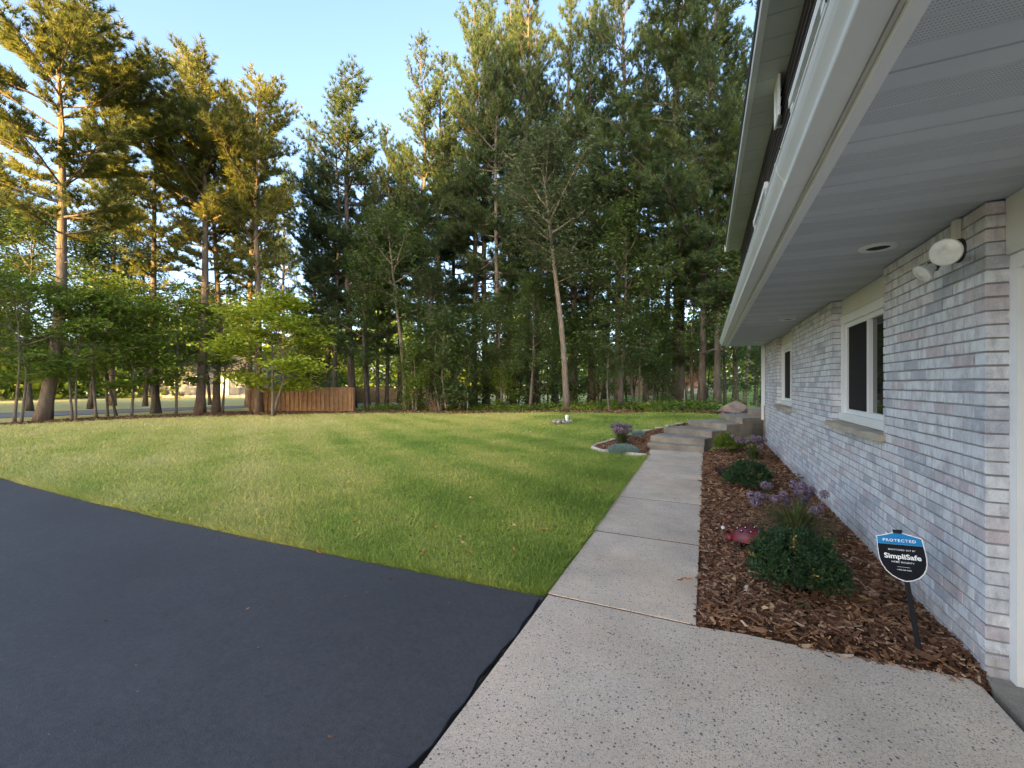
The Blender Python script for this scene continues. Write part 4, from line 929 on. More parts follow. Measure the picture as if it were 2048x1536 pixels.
# broadleaf trees and saplings along the edge of the wood
tree('broadleaf_tree', 'D4', 795, 821, 450, 'slender leaning broadleaf tree with forked pale trunk behind the fence corner', None, 'dark_leaf', 'bark_grey', -YAW * 0 + 0.45, wide=0.95)
tree('broadleaf_tree', 'D4', 1111, 822, 305, 'tall grey leaved tree with bare leaning pale trunk near the stone ring', None, 'grey_leaf', 'bark_grey', 0.40, wide=0.95)
tree('broadleaf_tree', 'D3', 853, 820, 545, 'bushy glossy leaved young tree with one straight pale stem', None, 'grey_leaf', 'bark_grey', 1.0, wide=0.9)
tree('sapling', 'D6', 1218, 822, 690, 'thin pale sapling standing alone at the litter edge', None, 'dark_leaf', 'bark_grey', 1.0, wide=1.3)
tree('sapling', 'D6', 1488, 811, 480, 'smooth pale trunked tree just behind the boulder', None, 'dark_leaf', 'bark_grey', 2.0)
for px, b, yt, v, rz in ((1240, 19.5, 420, 'D3', 0.9), (1003, 23, 600, 'D3', 3.2), (1310, 20, 560, 'D3', 4.1), (1385, 19.5, 540, 'D3', 5.3), (1268, 818, 600, 'D6', 0.4), (1278, 819, 640, 'D6', 1.6), (1450, 19, 560, 'D3', 2.7), (1508, 17, 620, 'D6', 3.8), (1060, 21, 560, 'D3', 1.1), (600, 31, 640, 'D3', 3.3), (735, 24, 520, 'D3', 5.1), ):
    tree('broadleaf_tree', v, px, b, yt, 'dark understorey broadleaf tree among the pine trunks', 'understorey trees among the pines', 'dark_leaf', 'bark_dark', rz)
for px, b, yt, rz, m_ in ((885, 823, 640, 0.3, 'dark_leaf'), (922, 822, 690, 1.5, 'dark_leaf'), (828, 823, 690, 2.6, 'maple'), (1010, 820, 740, 4.0, 'maple'), (1330, 19, 720, 5.0, 'dark_leaf'), (1520, 14, 700, 0.9, 'dark_leaf')):
    tree('wood_shrub', 'D5', px, b, yt, 'leafy multi stemmed shrub at the edge of the wood', 'shrubs at the edge of the wood', m_, 'bark_grey', rz, cat='shrub')
for px, b, yt, rz in ((870, 26, 610, 2.3), (940, 25, 640, 3.4), (990, 26, 620, 4.5), (1035, 24, 650, 5.6), (1085, 25, 610, 0.7), (1135, 23, 640, 1.8), (1195, 24, 620, 2.9), (1262, 23, 640, 4.0), (1320, 24, 620, 5.1), (1420, 22, 640, 0.4), (640, 28, 650, 2.0)):
    tree('broadleaf_tree', 'D5', px, b, yt, 'dark bushy young tree filling the gaps between the pine trunks', 'young bushy trees inside the wood', 'dark_leaf', 'bark_dark', rz, wide=0.9)
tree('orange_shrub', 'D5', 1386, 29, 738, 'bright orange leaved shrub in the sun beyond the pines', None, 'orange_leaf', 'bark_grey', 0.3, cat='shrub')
# trees added out of view behind the camera to keep the yard in evening shade
SP = np.array([-SUN_DIR[1], SUN_DIR[0]])      # to the right as seen looking away from the sun
for i in range(17):
    row = i % 2; q = -39 + i * 3.0; p = SUN_DIR * (60 + row * 8) + SP * q
    o = bpy.data.objects.new('broadleaf_tree', None); COL.objects.link(o); o.location = (p[0], p[1], -0.05)
    tag(o, 'tall dense broadleaf tree added out of view to shade the yard', 'tree', 'added shade trees behind the camera')
    s = float(np.interp(q, [-19.5, -16, -11.5], [20.0, 28.0, 35.0])) / 12.0 * random.uniform(0.93, 1.05); w = s * (0.62 if -18 < q < -7 else 0.9); o.scale = (w, w, s); o.rotation_euler = (0, 0, i * 1.7)
    for nm, me, mt in zip(('trunk', 'limbs', 'crown'), VAR['DO'][0], (M['bark_dark'], M['bark_dark'], M['dark_leaf'])):
        if len(me.materials) == 0: me.materials.append(mt)
        p_ = bpy.data.objects.new(nm, me); COL.objects.link(p_); p_.parent = o

for i, (la, de) in enumerate(((-66, 20), (-59, 19), (-52, 18), (-45.5, 17), (-39.5, 16), (-34.5, 14.5))):  # unseen trees added to keep the sun off the neighbour house
    p = FW * de + RT * la; o = bpy.data.objects.new('broadleaf_tree', None); COL.objects.link(o); o.location = (p[0], p[1], -0.05); o.scale = (0.85, 0.85, 0.9 + 0.05 * (i % 3)); o.rotation_euler = (0, 0, i * 2.1)
    tag(o, 'broadleaf tree added out of view to shade the grey neighbour house', 'tree', 'added shade trees by the road')
    for nm, me, mt in zip(('trunk', 'limbs', 'crown'), VAR['DO'][0], (M['bark_dark'], M['bark_dark'], M['dark_leaf'])): p_ = bpy.data.objects.new(nm, me); COL.objects.link(p_); p_.parent = o

# far wood closing the horizon
k = 110000; ang = rng.uniform(R(-62), R(50), k); dd = rng.uniform(58, 82, k)
top = 9.5 + 2.5 * np.sin(ang * 17) + 1.5 * np.sin(ang * 41 + 1) + 1.2 * np.sin(ang * 97)
zc = rng.uniform(0, 1, k) ** 0.8 * top
p = (FW[None] * np.cos(ang)[:, None] + RT[None] * np.sin(ang)[:, None]) * dd[:, None]
c = np.c_[p, zc + hgt(p[:, 0], p[:, 1])]; a = unit(rng.normal(size=(k, 3))); b = unit(np.cross(a, rng.normal(size=(k, 3))))
s = rng.uniform(0.16, 0.42, k)[:, None]
cl = 0.5 + 0.5 * np.sin(ang * 60 + zc * 1.3)
mb = MB(); mb.add(np.stack([c - a * s, c + b * s * .6, c + a * s, c - b * s * .6], 1).reshape(-1, 3), [np.arange(4 * k).reshape(-1, 4)], np.clip(cl * .6 + rng.uniform(0, .4, k), 0, 1))
tag(obj('distant_woods', mb, M['maple']), 'far line of woods closing the view behind the trees', None, None, 'stuff')

# undergrowth at the foot of the wood
def weeds(n):
    px = rng.uniform(700, 1540, n); off = rng.uniform(1.3, 5.5, n)
    pts = []
    for a, b in zip(px[::40], off[::40]):
        x, y, dpt = T(a, float(np.interp(a, [q[0] for q in BORD], [q[1] for q in BORD])))
        pts.append((x + FW[0] * b, y + FW[1] * b))
    base = np.repeat(np.array(pts), 40, 0)[:n]; n = len(base)
    hh = np.repeat(rng.uniform(0.08, 0.42, len(pts)), 40)[:n]
    c = np.c_[base + rng.normal(0, 0.16, (n, 2)), np.zeros(n)]; c[:, 2] = hgt(c[:, 0], c[:, 1]) + hh * rng.uniform(0.05, 1, n)
    nrm = unit(np.c_[rng.normal(0, .7, (n, 2)), np.ones(n)]); a = unit(np.cross(nrm, rng.normal(size=(n, 3)))); b = np.cross(nrm, a); s = rng.uniform(0.035, 0.09, n)[:, None]
    mb = MB(); mb.add(np.stack([c - a * s, c - b * s * .5, c + a * s, c + b * s * .5], 1).reshape(-1, 3), [np.arange(4 * n).reshape(-1, 4)], np.clip(np.repeat(rng.uniform(0, .6, len(pts)), 40)[:n] + rng.uniform(0, .4, n), 0, 1)); return mb
tag(obj('undergrowth', weeds(19000), M['maple']), 'low weeds and seedlings along the foot of the wood', None, None, 'stuff')
# pale dry brush pile
x, y, dpt = T(873, 822); k = 240; mb = MB()
for i in range(k):
    a = rng.uniform(0, 6.28); l = rng.uniform(0.3, 0.75); b0 = np.array([x + rng.normal(0, .18), y + rng.normal(0, .15), float(hgt(x, y))])
    mb.tube(np.array([b0, b0 + (math.cos(a) * .25 * l, math.sin(a) * .25 * l, .6 * l), b0 + (math.cos(a) * .7 * l, math.sin(a) * .7 * l, .95 * l)]), [0.008, 0.006, 0.003], 3, False, rng.uniform())
tag(obj('dry_brush', mb, M['dry']), 'pale dry brushy shrub at the wood edge', 'shrub')
# white marker stake and rusty post
x, y, dpt = T(935, 822); z = float(hgt(x, y)); mb = MB(); mb.box((x - .03, y - .02, z - .05), (x + .03, y + .02, z + 0.95)); mb.box((x - .035, y - .025, z + .9), (x + .035, y + .025, z + .99)); tag(obj('marker_stake', mb, M['sign_white']), 'thin white marker stake standing in the undergrowth', 'stake')
x, y, dpt = T(1369, 822); z = float(hgt(x, y)); mb = MB(); mb.box((x - .02, y - .015, z - .05), (x + .02, y + .015, z + 0.75)); mb.box((x - .035, y - .005, z + .3), (x + .035, y + .005, z + .34)); tag(obj('fence_post', mb, M['brass']), 'rusty metal post beside the thickest pine trunk', 'post')

# ---------------------------------------------------------------- fences
def fence(p0, p1, h, bw, mat, label, z0=None, z1=None, gap=0.0):
    p0, p1 = np.array(p0), np.array(p1); L = np.linalg.norm(p1 - p0); d = (p1 - p0) / L; ang = math.atan2(d[1], d[0]); n = int(L / bw)
    za = float(hgt(*p0)) if z0 is None else z0; zb = float(hgt(*p1)) if z1 is None else z1
    t = thing('board_fence', label, 'fence', (p0[0], p0[1], za))
    nm = np.array([-d[1], d[0]])
    mb = MB(); w = bw * 0.60
    mb.prism([(-w, -.01), (w, -.01), (w, .01), (-w, .01)], 0, h); 
    mb.F[-1]; me = mb.mesh('board'); me.materials.append(mat)
    for i in range(n):
        c = p0 + d * (bw * (i + .5)); side = -0.028 if i % 2 else 0.028
        o = link('board', me, None, t, None); o.rotation_euler = (0, 0, ang); q = c + nm * side
        zz = za + (zb - za) * (i / n); o.location = (q[0] - p0[0], q[1] - p0[1], zz - za + 0.03 + random.uniform(-.012, .012))
    sl_ = (zb - za) / L
    for fz in (0.15, 0.52, 0.88):
        mb = MB(); hw = 0.016
        mb.add([(p0[0] + d[0] * s + nm[0] * w_, p0[1] + d[1] * s + nm[1] * w_, za + sl_ * s + h * fz + v) for s in (0, L) for w_, v in ((-hw, -.04), (hw, -.04), (hw, .04), (-hw, .04))], [np.array([(0, 1, 5, 4), (1, 2, 6, 5), (2, 3, 7, 6), (3, 0, 4, 7), (0, 3, 2, 1), (4, 5, 6, 7)])])
        obj('rail', mb, mat, t)
    for s in np.linspace(0, L, max(2, int(L / 2.4) + 1)):
        c = p0 + d * s; mb = MB(); zz = za + sl_ * s; mb.box((c[0] - .045, c[1] - .045, zz - .1), (c[0] + .045, c[1] + .045, zz + h + 0.02)); obj('post', mb, mat, t)
    return t
f0 = np.array(G(500, 823)); f1 = np.array(G(706, 823.5))
fence(f0, f1, 1.27, 0.118, M['fence'], 'tall brown stained board fence beside the yellow green maple')
fence(np.array(f1) + FW * 0.05, at(712, 33), 1.25, 0.15, M['fence'], 'short return of brown fence running back into the wood')
fence(at(700, 33.0), at(955, 33.5), 1.14, 0.15, M['fence_pale'], 'pale weathered board fence behind the fence corner trees')
fence(at(1195, 33), at(1398, 30), 1.5, 0.15, M['fence_pale'], 'pale board fence on the rising lawn behind the pines', z0=0.42, z1=0.80)
# low stone terrace walls on the neighbour's slope
def terrace(px0, px1, dep, z, h, label):
    a, b = np.array(at(px0, dep)), np.array(at(px1, dep)); d = (b - a) / np.linalg.norm(b - a); L = np.linalg.norm(b - a)
    t = thing('terrace_wall', label, 'wall', (a[0], a[1], z)); n = int(L / 0.42)
    for r in range(3):
        for i in range(n):
            s0 = L * (i + 0.5 * (r % 2)) / n; c = a + d * (s0 + L / n / 2); mb = MB(); hh = h / 3
            mb.obox((c[0], c[1], z + hh * (r + .5)), (L / n / 2 - .012, 0.14 + random.uniform(-.01, .01), hh / 2 - .006), rotz(math.atan2(d[1], d[0]))); obj('block', mb, M['fence_pale'] if False else M['edging'], t)
terrace(1374, 1440, 28, 0.62, 0.55, 'stepped stone terrace wall on the slope beyond the pines')
terrace(1295, 1372, 26, 0.42, 0.22, 'very low stone edging wall below the pale fence')

# ---------------------------------------------------------------- neighbour's grey house
hh = thing('neighbour_house', 'long grey neighbour house across the street seen under the maples', 'house', (*at(460, 46), 0))
A, B = np.array(at(285, 47)), np.array(at(535, 46)); d = (B - A) / np.linalg.norm(B - A); nrm = np.array([-d[1], d[0]]); L = np.linalg.norm(B - A)
def hb(s0, s1, w0, w1, z0, z1, mat, name, parent=hh):
    mb = MB(); c = A + d * (s0 + s1) / 2 + nrm * (w0 + w1) / 2
    mb.obox((c[0], c[1], (z0 + z1) / 2), ((s1 - s0) / 2, (w1 - w0) / 2, (z1 - z0) / 2), rotz(math.atan2(d[1], d[0]))); return obj(name, mb, mat, parent)
wl = hb(0, L, 0, 8, 0.25, 2.9, M['house_grey'], 'wall'); hb(-.05, L + .05, -.05, 8.05, -.1, 0.249, M['concrete_walk'], 'foundation')
P8 = lambda s, w: A + d * s + nrm * w
mb = MB(); q = [P8(-.6, -.6), P8(L + .6, -.6), P8(L + .6, 8.6), P8(-.6, 8.6), P8(-.6, 4), P8(L + .6, 4)]
V = [(*q[0], 2.9), (*q[1], 2.9), (*q[2], 2.9), (*q[3], 2.9), (*q[4], 4.9), (*q[5], 4.9)]
mb.add(V, [np.array([(0, 1, 5, 4), (2, 3, 4, 5)]), np.array([(3, 0, 4), (1, 2, 5)]), np.array([(0, 3, 2, 1)])]); obj('roof', mb, M['shingle'], hh)
for s in (2.5, 5.5, 10.8):
    w_ = hb(s, s + 1.3, -.05, 0.06, 1.1, 2.3, M['white'], 'window'); hb(s + .08, s + 1.22, -.056, -.02, 1.18, 2.22, M['glass'], 'pane', w_)
dr = hb(9.0, 10.0, -.05, 0.06, 0.25, 2.35, M['white'], 'door')
# lamp post by the neighbour's drive
x, y = at(571, 33); lp = thing('lamp_post', 'black garden lamp post showing over the board fence', 'lamp', (x, y, 0))
mb = MB(); mb.tube([(x, y, -.1), (x, y, 1.35)], 0.035, 8); obj('post', mb, M['black_metal'], lp)
mb = MB(); mb.lathe([(0.05, 1.35), (0.12, 1.40), (0.15, 1.62), (0.20, 1.64), (0.04, 1.78), (0.0, 1.80)], (x, y, 0), 6); obj('lantern', mb, M['lamp_lens'], lp)

# ---------------------------------------------------------------- plants in the beds
def dome_shrub(name, label, x, y, rx, ry, h, n, leaf, mat, seed, z=0.03, group=None):
    rs = np.random.default_rng(seed); t = thing(name, label, 'shrub', (x, y, z), group)
    mb = MB()
    for i in range(14):
        a = rs.uniform(0, 6.28); r = rs.uniform(.3, .9); e = np.array([math.cos(a) * rx * r, math.sin(a) * ry * r, h * rs.uniform(.4, .8)])
        mb.tube(np.array([(x, y, z), (x + e[0] * .4, y + e[1] * .4, z + e[2] * .55), (x + e[0], y + e[1], z + e[2])]), [0.012, 0.008, 0.003], 5, False)
    obj('stems', mb, M['bark_dark'], t)
    # sprays: short shoots with paired leaves over an uneven dome
    ns = n // 14
    dv = unit(np.c_[rs.normal(size=(ns, 2)), np.abs(rs.normal(0.25, .8, ns)) - 0.12]); ph = np.arctan2(dv[:, 1], dv[:, 0])
    bump = 1 + 0.10 * np.sin(ph * 3 + seed) * np.cos(dv[:, 2] * 5) + 0.07 * np.sin(ph * 7 + dv[:, 2] * 9) + rs.normal(0, .045, ns)
    rr = bump * rs.uniform(0.72, 1.0, ns) ** 0.6
    c0 = np.c_[dv[:, 0] * rx * rr, dv[:, 1] * ry * rr, h * 0.42 + dv[:, 2] * h * 0.58 * rr]; c0[:, 2] = np.maximum(c0[:, 2], 0.02)
    sd = unit(dv + np.array([0, 0, .55]) + rs.normal(0, .3, (ns, 3)))
    C = np.repeat(c0, 14, 0) + np.repeat(sd, 14, 0) * np.tile(np.linspace(-.5, 1, 14), ns)[:, None] * leaf * 2.6; N = len(C)
    a = unit(np.repeat(sd, 14, 0) * .6 + unit(rs.normal(size=(N, 3)))); b = unit(np.cross(a, rs.normal(size=(N, 3)))); s = leaf * rs.uniform(.7, 1.2, N)[:, None]
    nr = np.cross(a, b) * s * .18
    V = np.stack([C, C + a * s * .5 + b * s * .27 + nr, C + a * s, C + a * s * .5 - b * s * .27 + nr], 1).reshape(-1, 3) + np.array([x, y, z])
    tt = np.repeat(rs.uniform(0, 1, ns) * .62, 14) + rs.uniform(0, .38, N); tt = np.where(np.repeat(rs.uniform(size=ns), 14) < 0.025, 1.5, tt)
    mb = MB(); mb.add(V, [np.arange(4 * N).reshape(-1, 4)], tt); o = obj('leaves', mb, mat, t); o['kind'] = 'stuff'; return t
dome_shrub('boxwood_shrub', 'dark green boxwood shrub with a few yellowed leaves beside the sign', 0.55, 3.40, 0.245, 0.24, 0.40, 19000, 0.020, M['boxwood'], 3)
dome_shrub('boxwood_shrub', 'rounded dark boxwood shrub beyond the red ladybird', 0.50, 6.42, 0.24, 0.24, 0.36, 11000, 0.024, M['boxwood'], 5)
dome_shrub('green_shrub', 'small light green leafy bush against the stair wall', 0.44, 9.85, 0.24, 0.24, 0.34, 4000, 0.035, M['maple'], 6)
dome_shrub('burgundy_plant', 'little burgundy leaved plant in the mulch near the walk', 0.28, 7.2, 0.12, 0.12, 0.13, 700, 0.03, M['burgundy'], 8)
dome_shrub('green_seedling', 'tiny light green seedling behind the rounded boxwood', 0.66, 7.3, 0.09, 0.09, 0.10, 500, 0.03, M['maple'], 9)

# allium clumps
def head_mesh(r):
    rs = np.random.default_rng(2); n = 150; d = unit(rs.normal(size=(n, 3))); u = unit(np.cross(d, rs.normal(size=(n, 3)))); w = np.cross(d, u)
    tip = d * r * rs.uniform(.8, 1.08, n)[:, None]; s = r * .17
    mb = MB(); mb.add(np.stack([tip - u * s, tip - w * s + d * s * .4, tip + u * s, tip + w * s + d * s * .4], 1).reshape(-1, 3), [np.arange(4 * n).reshape(-1, 4)], rs.uniform(0, 1, n))
    sd = unit(np.cross(d, u)) * r * .025; mb.add(np.stack([-sd, sd, tip], 1).reshape(-1, 3), [np.arange(3 * n).reshape(-1, 3)], 0.15)
    me = mb.mesh('flower_head'); me.materials.append(M['allium']); return me
HEAD = head_mesh(0.034)
def allium(label, x, y, z, nleaf, L, nhead, hh, spread, seed, straw=0.0, hs=1.0, offs=(0, 0), name='allium_plant'):
    rs = np.random.default_rng(seed); t = thing(name, label, 'flower', (x, y, z), None)
    def blades(n, mat, nm, l0, out, wd):
        az = rs.uniform(0, 6.28, n); l = l0 * rs.uniform(.6, 1.15, n); o_ = rs.uniform(.15, 1, n) * out
        S = np.linspace(0, 1, 6); r0 = rs.uniform(0, .07, n); mb = MB()
        d = np.c_[np.cos(az), np.sin(az)]; nrm = np.c_[-d[:, 1], d[:, 0], np.zeros(n)]; rows = []
        for s in S:
            p = np.c_[x + d[:, 0] * (r0 + o_ * l * (s * .35 + .65 * s ** 2.4)), y + d[:, 1] * (r0 + o_ * l * (s * .35 + .65 * s ** 2.4)), z + l * (s - .55 * o_ * s ** 2.6)]
            w = nrm * (wd * (1 - .85 * s ** 2)); rows += [p - w, p + w]
        V = np.stack(rows, 1).reshape(-1, 3); o = np.arange(n)[:, None] * 12; tt = rs.uniform(0, 1, n); mb.V.append(V); mb.n = len(V)
        for k in range(5): mb.F.append(o + np.array([2 * k, 2 * k + 1, 2 * k + 3, 2 * k + 2])); mb.tint.append(tt)
        ob = obj(nm, mb, mat, t); ob['kind'] = 'stuff'
    blades(nleaf, M['strap'], 'leaves', L, 0.85, 0.0045)
    if straw: blades(int(nleaf * straw), M['straw'], 'dry_leaves', L * .9, 1.25, 0.004)
    for i in range(nhead):
        a = rs.uniform(0, 6.28); r = spread * math.sqrt(rs.uniform()); hx, hy = x + offs[0] + math.cos(a) * r, y + offs[1] + math.sin(a) * r; hz = z + hh * rs.uniform(.68, 1.12)
        mb = MB(); mb.tube(np.array([(x + rs.normal(0, .03), y + rs.normal(0, .03), z), ((x + hx) / 2, (y + hy) / 2, z + (hz - z) * .6), (hx, hy, hz)]), [0.0035, 0.003, 0.0025], 5, False, 0.5); st_ = obj('stem', mb, M['strap'], t)
        o = link('flower_head', HEAD, None, t, (hx - x, hy - y, hz - z)); k = hs * rs.uniform(.8, 1.15); o.scale = (k, k, k); o.rotation_euler = (rs.uniform(0, 6), rs.uniform(0, 6), 0)
allium('mauve globe allium clump with arching strappy leaves behind the boxwood by the sign', 0.72, 4.45, 0.04, 330, 0.42, 27, 0.47, 0.30, 5, 0.8, 1.2, (-0.06, 0.10))
allium('pale mauve allium clump beside the small green bush', 0.80, 9.0, 0.04, 150, 0.32, 24, 0.40, 0.30, 6, 0.0, 1.35, (-0.05, 0.0))
ix, iy = G(1243, 885, 0.08); iz = float(hgt(ix, iy)) + 0.03
allium('dark leaved allium with a dense cap of mauve flowers in the island bed', ix, iy, iz, 420, 0.40, 40, 0.46, 0.24, 7, 0.0, 1.3)
def mound(label, x, y, z, rx, ry, h, n, seed):
    rs = np.random.default_rng(seed); dv = unit(np.c_[rs.normal(size=(n, 2)), np.abs(rs.normal(size=n))]); c = dv * np.array([rx, ry, h]) * rs.uniform(.6, 1.0, n)[:, None] ** .5
    d = unit(dv * .7 + rs.normal(0, .5, (n, 3)) + np.array([0, 0, .3])); l = rs.uniform(.03, .07, n)[:, None]; w = unit(np.cross(d, rs.normal(size=(n, 3)))) * .004
    V = np.stack([c - w, c + w, c + d * l], 1).reshape(-1, 3) + np.array([x, y, z]); mb = MB(); mb.add(V, [np.arange(3 * n).reshape(-1, 3)], rs.uniform(0, 1, n))
    t = thing('silver_mound', label, 'plant', (x, y, z)); o = obj('leaves', mb, M['silver'], t); o['kind'] = 'stuff'
    mb = MB(); mb.lathe([(rx * .6, 0), (rx * .55, h * .35), (rx * .3, h * .5), (0, h * .55)], (x, y, z), 16); obj('core', mb, M['strap'], t, True)
x, y = G(1246, 903, 0.03); mound('silvery blue green mound plant before the dark leaved allium', x, y, float(hgt(x, y)) + .03, 0.33, 0.22, 0.15, 9000, 3)
x, y = G(1276, 868, 0.18); mound('smaller silver mound plant behind the dark leaved allium', x, y, float(hgt(x, y)) + .03, 0.17, 0.15, 0.11, 4000, 4)

# ---------------------------------------------------------------- red ladybird ornament
lx, ly, lz = 0.34, 4.16, 0.045
lb = thing('ladybird_ornament', 'red metal ladybird garden ornament with beaded spots in the mulch', 'ornament', (lx, ly, lz))
ru = np.array([RT[0], RT[1], 0]); fu = np.array([FW[0], FW[1], 0]); upv = np.array([0, 0, 1.0])
axx = unit(ru * 0.96 - fu * 0.28); axy = np.cross(upv, axx)                     # body axis runs across the view, head on the walk side
cb = np.array([lx, ly, lz + 0.085])
def LB(u, v, w): return cb + axx * u + axy * v + upv * w
A_, B_, C_ = 0.145, 0.115, 0.105
mb = MB(); th = np.linspace(0, math.pi / 2, 12); ph = np.arange(28) * 2 * math.pi / 28
V = np.array([LB(A_ * math.cos(t) * math.cos(p), B_ * math.cos(t) * math.sin(p), C_ * math.sin(t)) for t in th for p in ph]); i = np.arange(28); j = (i + 1) % 28
mb.add(V, [np.vstack([np.c_[r * 28 + i, r * 28 + j, (r + 1) * 28 + j, (r + 1) * 28 + i] for r in range(11)])])
V = np.array([LB(A_ * 1.06 * math.cos(p), B_ * 1.06 * math.sin(p), -0.008) for p in ph] + [LB(A_ * math.cos(p), B_ * math.cos(0) * math.sin(p), 0) for p in ph]); mb.add(V, [np.c_[i, j, j + 28, i + 28]])
obj('shell', mb, M['red'], lb, True)
mb = MB(); mb.tube([LB(-0.0 + s, 0, C_ * math.sqrt(max(0, 1 - (s / A_) ** 2)) + 0.0005) for s in np.linspace(-.138, .138, 14)], 0.0022, 5); obj('seam', mb, M['black'], lb)
for u, v in ((-.075, -.055), (-.01, -.075), (.055, -.06), (.10, -.02), (-.04, -.03), (.03, -.02), (-.095, -.005), (-.06, .05), (.02, .06), (.08, .045)):
    q = 1 - (u / A_) ** 2 - (v / B_) ** 2
    if q <= .02: continue
    w = C_ * math.sqrt(q); n_ = unit(axx * u / A_ ** 2 + axy * v / B_ ** 2 + upv * w / C_ ** 2); Mx = frame_from_z(n_)
    mb = MB(); mb.lathe([(0.0, 0.004), (0.012, 0.0035), (0.015, -0.002)], LB(u, v, w), 14, Mx); s_ = obj('spot', mb, M['black'], lb, True)
    mb = MB(); mb.lathe([(0.0, 0.009), (0.004, 0.007), (0.006, 0.003)], LB(u, v, w), 10, Mx); obj('bead', mb, M['bead'], s_, True)
mb = MB(); cx_ = LB(-0.158, -.01, -.005)
V = np.array([cx_ + axx * .034 * math.cos(t) * math.cos(p) + axy * .04 * math.cos(t) * math.sin(p) + upv * .034 * math.sin(t) for t in np.linspace(-1.3, 1.57, 10) for p in ph[::2]]); i2 = np.arange(14); j2 = (i2 + 1) % 14
mb.add(V, [np.vstack([np.c_[r * 14 + i2, r * 14 + j2, (r + 1) * 14 + j2, (r + 1) * 14 + i2] for r in range(9)])]); obj('head', mb, M['red'], lb, True)
for q, (e1, e2) in enumerate((((-.21, -.03, .08), (-.175, -.02, .19)), ((-.19, .05, .09), (-.15, .06, .20)))):
    mb = MB(); mb.tube([LB(-.15, 0, .03), LB(*e1), LB(*e2)], [.006, .005, .004], 6); an = obj('antenna', mb, M['red'], lb, True)
mb = MB(); mb.lathe([(0.0, .016), (.009, .013), (.015, .005), (.015, -.005), (.009, -.013), (0, -.016)], LB(-.215, -.04, .085), 12); obj('eye', mb, M['bead'], lb, True)
for u, v in ((-.09, -.11), (.02, -.12), (.1, -.09), (-.09, .11), (.02, .12), (.1, .09)):
    mb = MB(); mb.tube([LB(u, v * .7, 0), LB(u * 1.15, v * 1.15, -.01), LB(u * 1.3, v * 1.35, -.09)], [.004, .004, .003], 5); obj('leg', mb, M['black_metal'], lb)

# ---------------------------------------------------------------- yard sign
SB = np.array([1.02, 2.925, 0.03])
sx = unit(np.array([0.83, -0.557, 0.0])); sn = np.array([-0.557, -0.83, 0.0]); sn = unit(sn)
lean = unit(np.array([0, 0, 1.0]) - sn * 0.20 - sx * 0.21)
sxx = unit(sx - lean * (sx @ lean)); snn = np.cross(sxx, lean); 
if snn @ sn < 0: snn = -snn
sg = thing('yard_sign', 'blue and black shield shaped security sign on a black stake', 'sign', tuple(SB))
def SG(u, v, w=0.0): return SB + sxx * u + lean * (v + 0.35) + snn * w
mb = MB(); hw = 0.011
mb.add([SG(u, v, w) for v in (-0.42, 0.235) for u, w in ((-hw, -.012), (hw, -.012), (hw, -.004), (-hw, -.004))], [np.array([(0, 1, 5, 4), (1, 2, 6, 5), (2, 3, 7, 6), (3, 0, 4, 7), (0, 3, 2, 1), (4, 5, 6, 7)])]); obj('stake', mb, M['black'], sg)
mb = MB(); mb.add([SG(u, v, w) for v in (0.252, 0.272) for u, w in ((-.018, -.016), (.018, -.016), (.018, .008), (-.018, .008))], [np.array([(0, 1, 5, 4), (1, 2, 6, 5), (2, 3, 7, 6), (3, 0, 4, 7), (0, 3, 2, 1), (4, 5, 6, 7)])]); obj('clip', mb, M['black'], sg)
half = [(0, .262), (.100, .232), (.104, .17), (.105, .13), (.102, .10), (.094, .073), (.080, .047), (.058, .024), (.030, .008), (0, 0)]
def shield(k, w0, w1, vmin=-1, vmax=9):
    pts = [(u, v) for u, v in half]; full = pts + [(-u, v) for u, v in pts[-2:0:-1]]
    c = np.array([0, .135]); full = [tuple(c + (np.array(q) - c) * k) for q in full]
    if vmin > -1 or vmax < 9:
        out = []
        n = len(full)
        lim = vmin if vmin > -1 else vmax; keep = (lambda v: v >= lim) if vmin > -1 else (lambda v: v <= lim)
        for q in range(n):
            a, b = full[q], full[(q + 1) % n]
            if keep(a[1]): out.append(a)
            if keep(a[1]) != keep(b[1]): f = (lim - a[1]) / (b[1] - a[1]); out.append((a[0] + (b[0] - a[0]) * f, lim))
        full = out
    n = len(full); V = [SG(u, v, w0) for u, v in full] + [SG(u, v, w1) for u, v in full]; i = np.arange(n); j = (i + 1) % n
    mb = MB(); mb.add(V, [i, (i + n)[::-1], np.c_[j, i, i + n, j + n]]); return mb
pl = obj('shield_panel', shield(1.0, -.003, 0.0), M['sign_white'], sg)
obj('blue_band', shield(0.965, 0.0006, 0.0012, vmin=.192), M['sign_blue'], pl); obj('black_field', shield(0.965, 0.0006, 0.0012, vmax=.1915), M['sign_black'], pl)
def letters(txt, u, v, size, bold=0.0, space=1.0, mat='sign_white', width=None):
    cu = bpy.data.curves.new('lettering', 'FONT'); cu.body = txt; cu.size = 1.0; cu.align_x = 'CENTER'; cu.offset = bold; cu.space_character = space; cu.resolution_u = 3
    to = bpy.data.objects.new('tmp_text', cu); COL.objects.link(to); dg = bpy.context.evaluated_depsgraph_get(); me = bpy.data.meshes.new_from_object(to.evaluated_get(dg))
    bpy.data.objects.remove(to); n = len(me.vertices); co = np.zeros(n * 3); me.vertices.foreach_get('co', co); co = co.reshape(-1, 3)
    k = size
    kx = width / (co[:, 0].max() - co[:, 0].min()) if width else size
    W = SG(0, 0, .0018) + sxx * (u + co[:, :1] * kx) + lean * (v + co[:, 1:2] * k)
    me.vertices.foreach_set('co', W.astype(np.float32).ravel()); me.update(); me.materials.clear(); me.materials.append(M[mat])
    return link('lettering', me, None, pl)
letters('PROTECTED', 0, 0.206, 0.021, 0.02, 1.25, width=0.145)
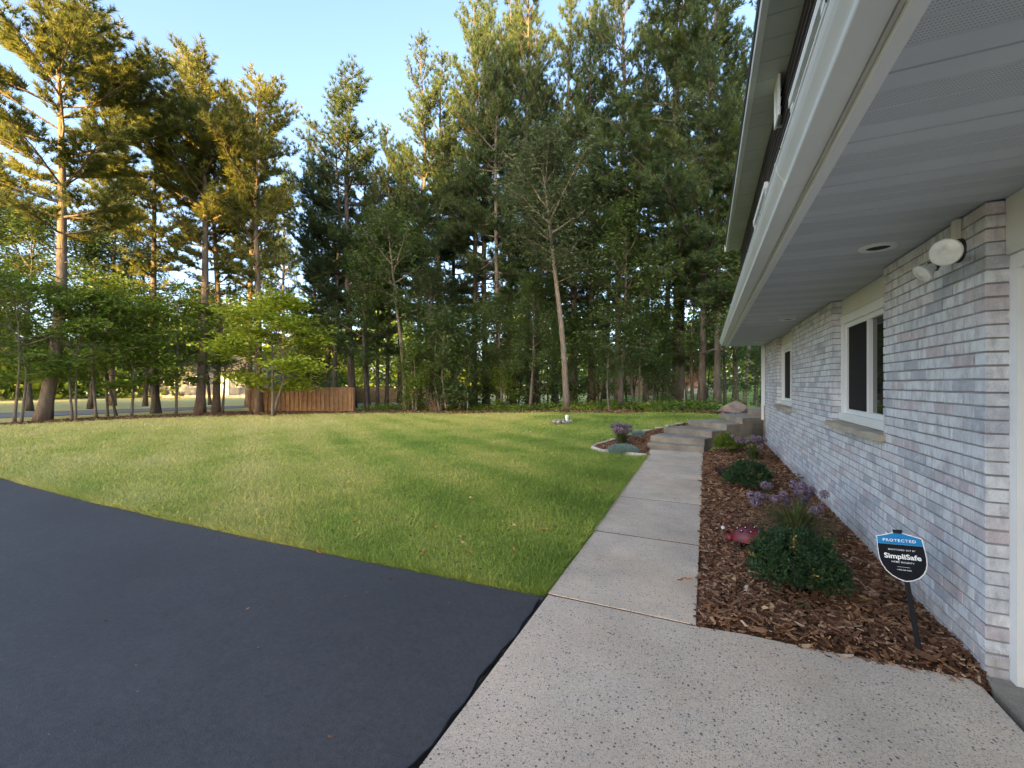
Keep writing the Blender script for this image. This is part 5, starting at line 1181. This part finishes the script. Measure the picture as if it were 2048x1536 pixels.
letters('MONITORED 24/7 BY', 0.004, 0.160, 0.011, 0.012, 1.15, width=0.118)
letters('SimpliSafe', 0.002, 0.117, 0.036, 0.028, 1.0, width=0.160)
letters('HOME SECURITY', 0.0, 0.095, 0.0115, 0.012, 1.15, width=0.098)
mb = MB(); mb.add([SG(u, v, .0018) for u, v in ((-.028, .074), (.028, .074), (.028, .0752), (-.028, .0752))], [np.array([(0, 1, 2, 3)])]); obj('rule', mb, M['sign_white'], pl)
letters('1-800-000-0000', 0.0, 0.057, 0.008, 0.008, 1.0, width=0.062)

# ---------------------------------------------------------------- fallen leaves
rs = np.random.default_rng(9)
def leaf_mesh(k):
    n = 9; a = np.linspace(0, 2 * math.pi, n, endpoint=False); r = 0.030 * (0.75 + .25 * np.cos(a * 2)) * rs.uniform(.7, 1.2, n)
    v = np.c_[r * np.cos(a) * 1.3, r * np.sin(a) * .8, 0.010 * np.sin(a * 2 + k) + .006]; v = np.vstack([v, [(0, 0, -.004)]]); i = np.arange(n)
    mb = MB(); mb.add(v, [np.c_[i, (i + 1) % n, np.full(n, n)]], [.1, .35, .55, .8, .95][k]); me = mb.mesh('fallen_leaf'); me.materials.append(M['dead_leaf']); return me
LM = [leaf_mesh(k) for k in range(5)]
spots = [(710, 1038), (868, 1050), (712, 1067), (925, 1066), (928, 1081), (938, 1098), (1030, 1093), (1085, 1051), (943, 991), (1027, 1045), (240, 960), (255, 950), (430, 1002), (479, 954), (588, 974), (620, 1042), (375, 1035), (498, 1060), (75, 957), (245, 1001), (640, 1099), (575, 1035), (90, 880), (255, 905), (345, 903), (846, 1097), (500, 860), (960, 846)]
for k, (px, py) in enumerate(spots):
    x, y = G(px, py, 0.035); o = link('fallen_leaf', LM[k % 5], None, None, (x, y, 0.022 + float(max(hgt(x, y), -.02)) + .005)); o.rotation_euler = (rs.normal(0, .3), rs.normal(0, .3), rs.uniform(0, 6)); s = rs.uniform(.7, 1.2); o.scale = (s, s, s)
    tag(o, 'curled tan fallen leaf lying on the lawn grass', 'leaf', 'fallen leaves on the lawn')
for px, py in ((1361, 1161), (1376, 1159)):
    x, y = G(px, py, 0.045); o = link('fallen_leaf', LM[0], None, None, (x, y, 0.048)); o.rotation_euler = (0, 0, px); o.scale = (.8, .5, .8); tag(o, 'dark brown curled leaf lying on the concrete walk', 'leaf', 'fallen leaves on the walk')
for x, y in ((0.35, 3.05), (0.92, 3.45), (0.18, 3.4)):
    o = link('fallen_leaf', LM[3], None, None, (x, y, 0.065)); o.rotation_euler = (.3, .2, x * 9); tag(o, 'yellowed fallen leaf lying on the mulch by the sign', 'leaf', 'fallen leaves on the mulch')
